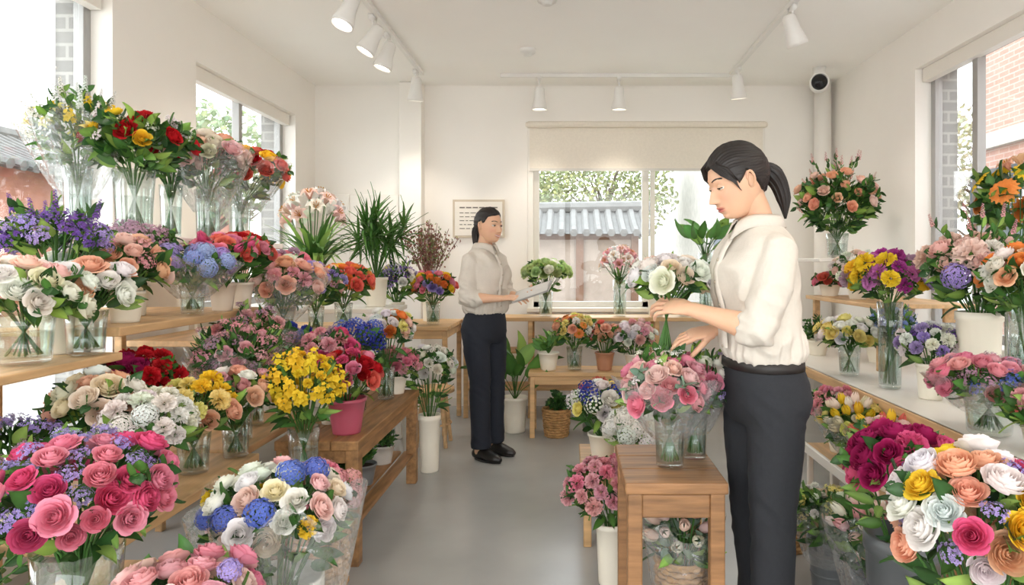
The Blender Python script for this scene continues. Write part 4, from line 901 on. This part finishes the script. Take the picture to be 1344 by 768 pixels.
    for sgn in (1, -1):
        er = .0140; ec = np.array([.0705, sgn*.031, -.001]); mb = MB(); n1, n2 = 20, 24
        th = np.linspace(.02, PI-.02, n1); ph = np.arange(n2)*2*PI/n2; TH, PH = np.meshgrid(th, ph, indexing='ij')
        S = np.stack([np.cos(TH), np.sin(TH)*np.cos(PH), np.sin(TH)*np.sin(PH)], -1).reshape(-1, 3)
        Qs = np.array([[i*n2+j, i*n2+(j+1) % n2, (i+1)*n2+(j+1) % n2, (i+1)*n2+j] for i in range(n1-1) for j in range(n2)])
        g = np.array([math.cos(-lid*.6), 0, -math.sin(lid*.6)]); dt_ = S@g
        cc = np.where((dt_ > .88)[:, None], np.array(lin('#20130E')), np.array(lin('#E9E2DA')))
        mb.add(Hd(S*er+ec), Qs, col=cc, mat=0)
        cz = S[Qs][:, :, 2].mean(1); zt_ = .30-.75*lid
        up_ = Qs[cz > zt_]; dn = Qs[cz < -.42]
        mb.add(Hd(S*np.array([1.08, 1.10, 1.07])*er+ec), np.vstack([up_, dn]), col=SKIN*.95, mat=1)
        arc = []
        for a in np.linspace(-1.15, 1.15, 11):
            q = math.sqrt(max(0, 1-zt_**2)); arc.append(ec+er*1.13*np.array([q*math.cos(a), q*math.sin(a), zt_-.12*abs(a)*(.3 if smile < .3 else .6)]))
        V, Q, T = tube(Hd(arc), [.0015*scale]*11, 6); mb.add(V, Q, T, col=(.01, .008, .007), mat=0)
        mb.obj('eye', [M_eye, M_skin], parent=root)
        mb = MB(); arc = []
        hv = P[:len(P)-2]
        for i, yy in enumerate(np.linspace(.014, .048, 9)):
            zz = .0215+.006*math.sin(PI*i/8*.85); m_ = hv[:, 0] > .02; dd = (hv[:, 1]-sgn*yy)**2+(hv[:, 2]-zz)**2+(~m_)*1; k = np.argmin(dd); arc.append((hv[k, 0]+.0003, sgn*yy, zz))
        V, Q, T = tube(Hd(arc), [(.0026*scale, .0012*scale) for _ in arc], 6, up=fwd); mb.add(V, Q, T); mb.obj('eyebrow', [M_hair], parent=root)
    P0, Q0, T0 = head_verts(150, 360, feat=False); x, y, z = P0.T
    hl = np.interp(x, [-.12, -.075, -.045, -.022, -.004, .016, .030, .045, .062, .08, .11], [-.082, -.080, -.058, -.01, .020, .0, -.012 if bang else .01, .028 if bang else .045, .044 if bang else .056, .054 if bang else .062, .056 if bang else .066])
    hl = hl+.004*np.sin(y*60)
    m_ = ss(-.002, .016, z-hl); ang = np.arctan2(y, z-.01)
    rip = .0007*np.sin(ang*58+6*np.sin(x*30))+.0005*np.sin(ang*131+x*60)+.0010*np.sin(ang*17+x*20)
    nrm = P0/np.linalg.norm(P0, axis=1)[:, None]
    off = m_*(.008+.008*ss(0, -.08, x)*ss(-.05, .05, z)+.002*ss(.03, .09, z)+rip)-(1-m_)*.010
    mb = MB(); mb.add(Hd(P0+nrm*off[:, None]), Q0, T0); mb.obj('hair', [M_hair], parent=root)
    pts = Hd(np.array(pony['p'])); mb = MB(); nn = 90; K = 20
    tt = np.linspace(0, 1, K); ctrl = pts; idx = np.linspace(0, 1, len(ctrl)); cur = np.stack([np.interp(tt, idx, ctrl[:, k]) for k in range(3)], 1)
    for _ in range(3): cur[1:-1] = (cur[:-2]+2*cur[1:-1]+cur[2:])/4
    rad = np.interp(tt, [0, .08, .35, .75, 1], np.array([.016, .019, .029, .020, .003])*pony.get('r', 1))
    V, Q, T = tube(cur, list(rad), nn, up=lft, roundend=False); Vm = V[:K*nn].reshape(K, nn, 3); cc = Vm.mean(1, keepdims=True)
    aa = np.arange(nn); Vm[:] = cc+(Vm-cc)*(1+.07*np.sin(aa*2*PI*9/nn)+.05*np.sin(aa*2*PI*23/nn+1))[None, :, None]; V[:K*nn] = Vm.reshape(-1, 3)
    mb.add(V, Q, T)
    V, Q, T = tube([cur[0], cur[1]], [.020, .020], 16); mb.add(V, Q, T)
    if bang:
        for sgn in (1, -1):
            for k in range(6):
                o = k*.003; p = np.array([(.062-o, sgn*.004, .096), (.084-o, sgn*(.030+o), .068), (.072-o*1.2, sgn*(.059+o*.5), .034+o), (.048-o, sgn*(.0745), .004), (.034+k*.003, sgn*.0765, -.030+k*.009)])
                V, Q, T = tube(Hd(p), [(.003, .005), (.010, .004), (.009, .004), (.006, .003), (.0012, .001)], 10, up=lft); mb.add(V, Q, T)
    mb.obj('ponytail', [M_hair], parent=root)
    for sd, sgn in (('L', -1), ('R', 1)):
        A = arms[sd]; E, Wr = np.array(A['e'], float), np.array(A['w'], float); d = np.array(A['d'], float); d /= np.linalg.norm(d)
        nr = np.array(A['n'], float); nr = nr-d*np.dot(nr, d); nr /= np.linalg.norm(nr); sdv = np.cross(nr, d)*sgn; k = .96*scale
        Hh = lambda a, b, c: Wr+d*a*k+sdv*b*k+nr*c*k
        parts = [tube([E+(Wr-E)*.05, E+(Wr-E)*.3, E+(Wr-E)*.7, Wr, Hh(.02, 0, 0)], [.039*k, .040*k, (.030*k, .027*k), (.027*k, .021*k), (.027*k, .018*k)], 20, up=nr)]
        parts.append(tube([Hh(.0, 0, 0), Hh(.02, .001, 0), Hh(.045, .002, .001), Hh(.075, .001, .001), Hh(.088, 0, 0)], [(.026*k, .017*k), (.031*k, .017*k), (.038*k, .016*k), (.039*k, .0135*k), (.035*k, .011*k)], 20, up=nr))
        parts.append(tube([Hh(.018, .018, -.006), Hh(.045, .030, -.010)], [.016*k, .013*k], 12))
        cu = A['curl']
        for i, (bx, by, ls, r0) in enumerate(((.086, .0285, (.042, .026, .021), .0088), (.091, .0095, (.046, .029, .022), .0090), (.087, -.0100, (.042, .027, .021), .0085), (.078, -.0280, (.033, .021, .018), .0076))):
            sp_ = (.10, .02, -.05, -.13)[i]*A.get('spread', 1); p = Hh(bx-.012, by, 0); pp = [p]; cur_ = 0.05; q = np.array([bx-.012, by, 0.])
            for s_i, l_ in enumerate((ls[0]+.012, ls[1], ls[2])):
                q = q+np.array([math.cos(cur_)*math.cos(sp_), math.cos(cur_)*math.sin(sp_), -math.sin(cur_)])*l_ if s_i else q+np.array([math.cos(cu[i]*.35)*math.cos(sp_), math.sin(sp_), -math.sin(cu[i]*.35)])*l_
                pp.append(Hh(*q)); cur_ = cu[i]*(.35+.75*(s_i+1))
            parts.append(tube(pp, [r0*k, r0*k*.98, r0*k*.88, r0*k*.74], 10, up=nr))
        tq = A.get('thumb', (.55, .5)); q = np.array([.026, .022, -.008]); pp = [Hh(*q)]; a_ = tq[0]
        for l_, s_ in ((.040, 0), (.032, .18), (.026, .32)):
            dr = np.array([math.cos(a_-s_), math.sin(a_-s_), -tq[1]*(.6+s_)]); dr /= np.linalg.norm(dr); q = q+dr*l_; pp.append(Hh(*q))
        parts.append(tube(pp, [.0125*k, .0108*k, .0095*k, .0078*k], 12, up=nr))
        finish(fuse(parts, .0022, 3, .4), 'forearm_and_hand', M_skin, root, col=SKIN)
    for sgn in (1, -1):
        fx = feet[0 if sgn > 0 else 1] if feet else (0, .088); yy = sgn*abs(fx[1]); ox = fx[0]
        P = W([(ox-.045, yy, .036), (ox-.01, yy, .045), (ox+.04, yy, .042), (ox+.09, yy*1.03, .032), (ox+.135, yy*1.05, .027), (ox+.155, yy*1.05, .024)])
        parts = [tube(P, [(.030, .034), (.034, .043), (.038, .040), (.043, .030), (.038, .024), (.022, .018)], 18)]
        me = fuse(parts, .005, 3); co_ = np.empty(len(me.vertices)*3, np.float32); me.vertices.foreach_get('co', co_); co_ = co_.reshape(-1, 3); co_[:, 2] = np.maximum(co_[:, 2], .004); me.vertices.foreach_set('co', co_.ravel())
        finish(me, 'shoe', M_shoe, root)
        mb = MB(); a = np.arange(28)*2*PI/28; V = []
        for zz in (.0015, .014):
            for t in a: V.append(((ox+.053)+.108*math.cos(t), yy*1.03+(.037+.006*math.cos(t))*math.sin(t), zz))
        mb.add(W(V), [[j, (j+1) % 28, 28+(j+1) % 28, 28+j] for j in range(28)], [[0, j+1, j] for j in range(1, 27)]+[[28, 28+j, 28+j+1] for j in range(1, 27)]); mb.obj('shoe_sole', [M_shoe], parent=root, smooth=False)
        mb = MB(); V, Q, T = tube(W([(ox-.012, yy, .045), (ox-.012, yy, .16)]), [.036*scale, .036*scale], 16); mb.add(V, Q, T, col=SKIN); mb.obj('ankle', [M_skin], parent=root)
    return root
person('florist_arranging_bouquet', (.615, 2.17, 0), math.radians(192), 1.0,
    {'L': dict(e=(.556, 1.985, 1.055), w=(.386, 2.13, 1.105), d=(-.80, .60, .12), n=(-.25, -.55, .80), curl=(.55, .6, .65, .7), thumb=(.75, .9), cuff=.22),
     'R': dict(e=(.67, 2.385, 1.06), w=(.482, 2.25, 1.03), d=(-.95, -.15, -.18), n=(-.1, -.35, .93), curl=(.5, .65, .75, .8), thumb=(.35, .9), cuff=.25)},
    dict(c=(.085, 0, 1.508), pitch=.34, yaw=.0), 0.2, .55, M_trous, True, dict(p=[(-.100, 0, .01), (-.120, 0, -.005), (-.138, 0, -.050), (-.138, 0, -.11), (-.120, 0, -.170)], r=1.05), lean=.02, belt=True, feet=[(.02, .095), (-.03, .095)])
fp = np.array([-.53, 4.43, 0]); fy = math.radians(-35); fs = .985
FR = np.array([[math.cos(fy), -math.sin(fy), 0], [math.sin(fy), math.cos(fy), 0], [0, 0, 1]])
fw = lambda p: tuple((np.array(p)*fs)@FR.T+fp)
fd = lambda p: tuple(np.array(p)@FR.T)
person('florist_holding_tablet', tuple(fp), fy, fs,
    {'R': dict(e=fw((.01, -.195, 1.045)), w=fw((.215, -.10, 1.045)), d=fd((.85, .5, .08)), n=fd((-.2, -.45, .85)), curl=(.4, .45, .5, .55), thumb=(.6, .5), cuff=.35),
     'L': dict(e=fw((.01, .195, 1.045)), w=fw((.215, .10, 1.05)), d=fd((.9, -.4, .05)), n=fd((-.2, .55, -.75)), curl=(.4, .45, .5, .5), thumb=(.6, .6), cuff=.35)},
    dict(c=(.03, 0, 1.512), pitch=.02, yaw=-.05), .8, .15, M_trous2, False, dict(p=[(-.10, 0, .0), (-.12, 0, -.02), (-.125, 0, -.07), (-.115, 0, -.14), (-.10, 0, -.19)], r=.95), feet=[(.0, .09), (.03, .075)])
mb = MB(); rt = Matrix.Rotation(math.radians(-12), 3, 'Z')@Matrix.Rotation(-.32, 3, 'Y')@Matrix.Rotation(.35, 3, 'X')
c = Vector(fw((.37, .02, 1.088))); mb.box(c, (.24, .18, .009), 0, rot=rt); mb.box(c+rt@Vector((0, 0, .0052)), (.222, .162, .001), 1, rot=rt)
mb.obj('tablet', [mat('tablet_case', lin('#A9A7A3'), .4), mat('tablet_screen', lin('#E6E4E0'), .2)], smooth=False, bevel=.003)
B('held_white_rose_bouquet', (.325, 2.255, 1.04), None, .06, .018, [('rose', 'white', 6), ('rose', 'cream', 3), ('rose', 'blush', 2)], .13, 1.205, .038, n=18, Rz=.062, nf=30, lean=(.015, 0), below=.10)

# ------------------------------------------------------------------ OUTSIDE
mb = MB(); mb.bb(-40, 40, -25, 60, -.3, -.13); mb.obj('street_ground', [mat('pale_paving', lin('#BCBAB5'), .9, noise_scale=2)], smooth=False)
M_tile = mat('roof_tile', lin('#6E6D6A'), .85, noise_scale=8, noise_amt=.12)
M_owall = mat('plaster_wall_outside', lin('#9A8C80'), .9); M_owood = mat('timber_outside', lin('#6C503E'), .8); M_owhite = mat('pale_wall', lin('#B6B2AB'), .9)
def tiled(name, x0, x1, y0, y1, ze, zr, wm, axis='x'):
    mb = MB(); L = (x1-x0) if axis == 'x' else (y1-y0); D = (y1-y0) if axis == 'x' else (x1-x0)
    def T_(u, v, z): return (x0+u, y0+v, z) if axis == 'x' else (x0+v, y0+u, z)
    mb.bb(x0+.3, x1-.3, y0+.3, y1-.3, -.13, ze+.05, 1)
    for side in (0, 1):
        n = int(L/.22)
        for i in range(n):
            u = (i+.5)*L/n; pts = []
            for f in np.linspace(0, 1, 6): pts.append(T_(u, (D/2)*f if side == 0 else D-(D/2)*f, ze+(zr-ze)*f**1.25))
            V, Q, T = tube(pts, [.075]*6, 6, caps=True, roundend=False); mb.add(V, Q, T)
        V = []
        for f in np.linspace(0, 1, 6):
            for u in (0, L): V.append(T_(u, (D/2)*f if side == 0 else D-(D/2)*f, ze+(zr-ze)*f**1.25-.02))
        mb.add(V, [[i*2, i*2+1, i*2+3, i*2+2] for i in range(5)])
    V, Q, T = tube([T_(0, D/2, zr+.08), T_(L*.5, D/2, zr+.04), T_(L, D/2, zr+.08)], [.12, .12, .12], 8); mb.add(V, Q, T)
    k = int(L/1.2)
    for i in range(k+1):
        p = T_(.35+(L-.7)*i/k, .28, 0); mb.bb(p[0]-.07, p[0]+.07, p[1]-.07, p[1]+.07, -.13, ze, 2)
    p0 = T_(.3, .27, ze-.12); p1 = T_(L-.3, .29, ze-.02); mb.bb(min(p0[0], p1[0]), max(p0[0], p1[0]), min(p0[1], p1[1]), max(p0[1], p1[1]), p0[2], p1[2], 2)
    mb.obj(name, [M_tile, wm, M_owood], smooth=False)
tiled('tiled_roof_house', -3.2, 1.6, 12.5, 15.0, 1.80, 2.30, M_owall)
tiled('tiled_roof_house', -10.5, -7.0, 3, 16, 2.5, 3.2, mat('red_plaster', lin('#AB7664'), .9), 'y')
mb = MB(); mb.bb(3.0, 7.5, 15.5, 20, -.13, 6)
for i in range(3):
    for j in range(3): mb.bb(3.3+i*1.3, 4.1+i*1.3, 15.47, 15.52, 1+j*1.7, 2.1+j*1.7, 1)
mb.obj('concrete_building', [M_owhite, mat('dull_window', lin('#6F767B'), .2)], smooth=False)
mb = MB(); mb.bb(5.6, 10, -4, 9.3, -.13, 4.6); mb.bb(5.5, 5.62, -4, 9.3, 2.75, 2.95, 1)
for k in range(6): mb.bb(5.56, 5.6, 7.6-k*1.9, 8.8-k*1.9, .6, 2.1, 2)
mb.obj('red_brick_building', [M_rbrick, M_owhite, mat('shop_window', lin('#7A8288'), .2)], smooth=False)
mb = MB(); mb.bb(5.40, 5.46, 7.2, 9.2, 1.75, 2.45); V, Q, T = tube([(5.39, 8.75+.13*math.cos(a), 2.1+.13*math.sin(a)) for a in np.linspace(0, 2*PI, 20)], [.02]*20, 6, caps=False); mb.add(V, Q, mat=1)
for i in range(4): mb.bb(5.385, 5.40, 8.4-i*.3-.09, 8.4-i*.3+.09, 1.98, 2.02, 1); mb.bb(5.385, 5.40, 8.4-i*.3-.02, 8.4-i*.3+.02, 1.95, 2.22, 1)
mb.obj('cafe_sign', [mat('sign_board', lin('#43484D'), .6), mat('sign_letters', lin('#F2F0EA'), .6)], smooth=False)
def tree(loc, h, R, col, n=2600):
    mb = MB()
    V, Q, T = tube([(0, 0, 0), (.1, 0, h*.3), (0, .1, h*.6)], [.14, .11, .08], 8); mb.add(V, Q, T, col=lin('#6E5F53'), mat=0)
    for i in range(30):
        a = i*2.4; e = rnd.uniform(.2, 1.2); L = R*rnd.uniform(.7, 1.05); p0 = np.array([0, 0, h*rnd.uniform(.3, .62)])
        p1 = p0+np.array([math.cos(a)*math.cos(e), math.sin(a)*math.cos(e), math.sin(e)])*L
        V, Q, T = tube([p0, (p0+p1)/2+[0, 0, .1], p1], [.04, .025, .008], 5); mb.add(V, Q, T, col=lin('#6E5F53'), mat=0)
    for i in range(n):
        d = np.array([rnd.gauss(0, 1) for _ in range(3)]); d /= np.linalg.norm(d); p = np.array([0, 0, h*.68])+d*R*np.array([1, 1, .75])*rnd.uniform(.35, 1)**.6
        leaf(mb, p, (rnd.uniform(-1, 1), rnd.uniform(-1, 1), rnd.uniform(-.5, 1)), .11, .038, col, .2)
    o = mb.obj('street_tree', [M_leaf, M_leaf]); o.location = loc
tree((.9, 17.5, -.13), 4.6, 1.9, lin('#929A70'), 4200); tree((-1.8, 18.5, -.13), 5.0, 1.8, lin('#99A27A'), 3600); tree((-5.6, 10.5, -.13), 4.2, 1.3, lin('#96A683'), 1800)
tree((8.6, 14.0, -.13), 5.0, 1.7, lin('#A09E84'), 2200)
mb = MB()
for k in range(4):
    V, Q, T = tube([(4.2+k*.25, 2, 3.9+.25*k), (4.6+k*.2, 8, 3.6+.25*k), (5+k*.2, 13.5, 4.1+.25*k)], [.012]*3, 4); mb.add(V, Q, T)
mb.box((5.2, 13.5, 2.6), (.2, .2, 5.4)); mb.obj('utility_pole_and_wires', [mat('weathered_pole', lin('#6E6C69'), .8)], smooth=False)

# ------------------------------------------------------------------ LIGHT
w = bpy.data.worlds.new('World'); SC.world = w; w.use_nodes = True; nt = w.node_tree
bg = nt.nodes['Background']; tc = nt.nodes.new('ShaderNodeTexCoord'); sx = nt.nodes.new('ShaderNodeSeparateXYZ'); rp = nt.nodes.new('ShaderNodeValToRGB')
nt.links.new(tc.outputs['Generated'], sx.inputs[0]); nt.links.new(sx.outputs[2], rp.inputs[0]); nt.links.new(rp.outputs[0], bg.inputs[0])
rp.color_ramp.elements[0].color = (1, .985, .965, 1); rp.color_ramp.elements[1].color = (.87, .935, 1, 1); rp.color_ramp.elements[1].position = .8
bg.inputs[1].default_value = 4.9
SC.view_settings.view_transform = 'Standard'; SC.view_settings.look = 'None'; SC.view_settings.exposure = .2
try:
    SC.cycles.transparent_max_bounces = 20; SC.cycles.max_bounces = 9; SC.cycles.diffuse_bounces = 6
except Exception: pass

cam = bpy.data.cameras.new('camera'); co = bpy.data.objects.new('camera', cam); SC.collection.objects.link(co); SC.camera = co
co.location = (0, 0, 1.25); co.rotation_euler = (PI/2, 0, 0); cam.sensor_width = 36; cam.sensor_fit = 'HORIZONTAL'; cam.lens = 900/1344*36
cam.shift_x = -73/1344; cam.shift_y = -39/1344; cam.clip_start = .05; cam.clip_end = 200
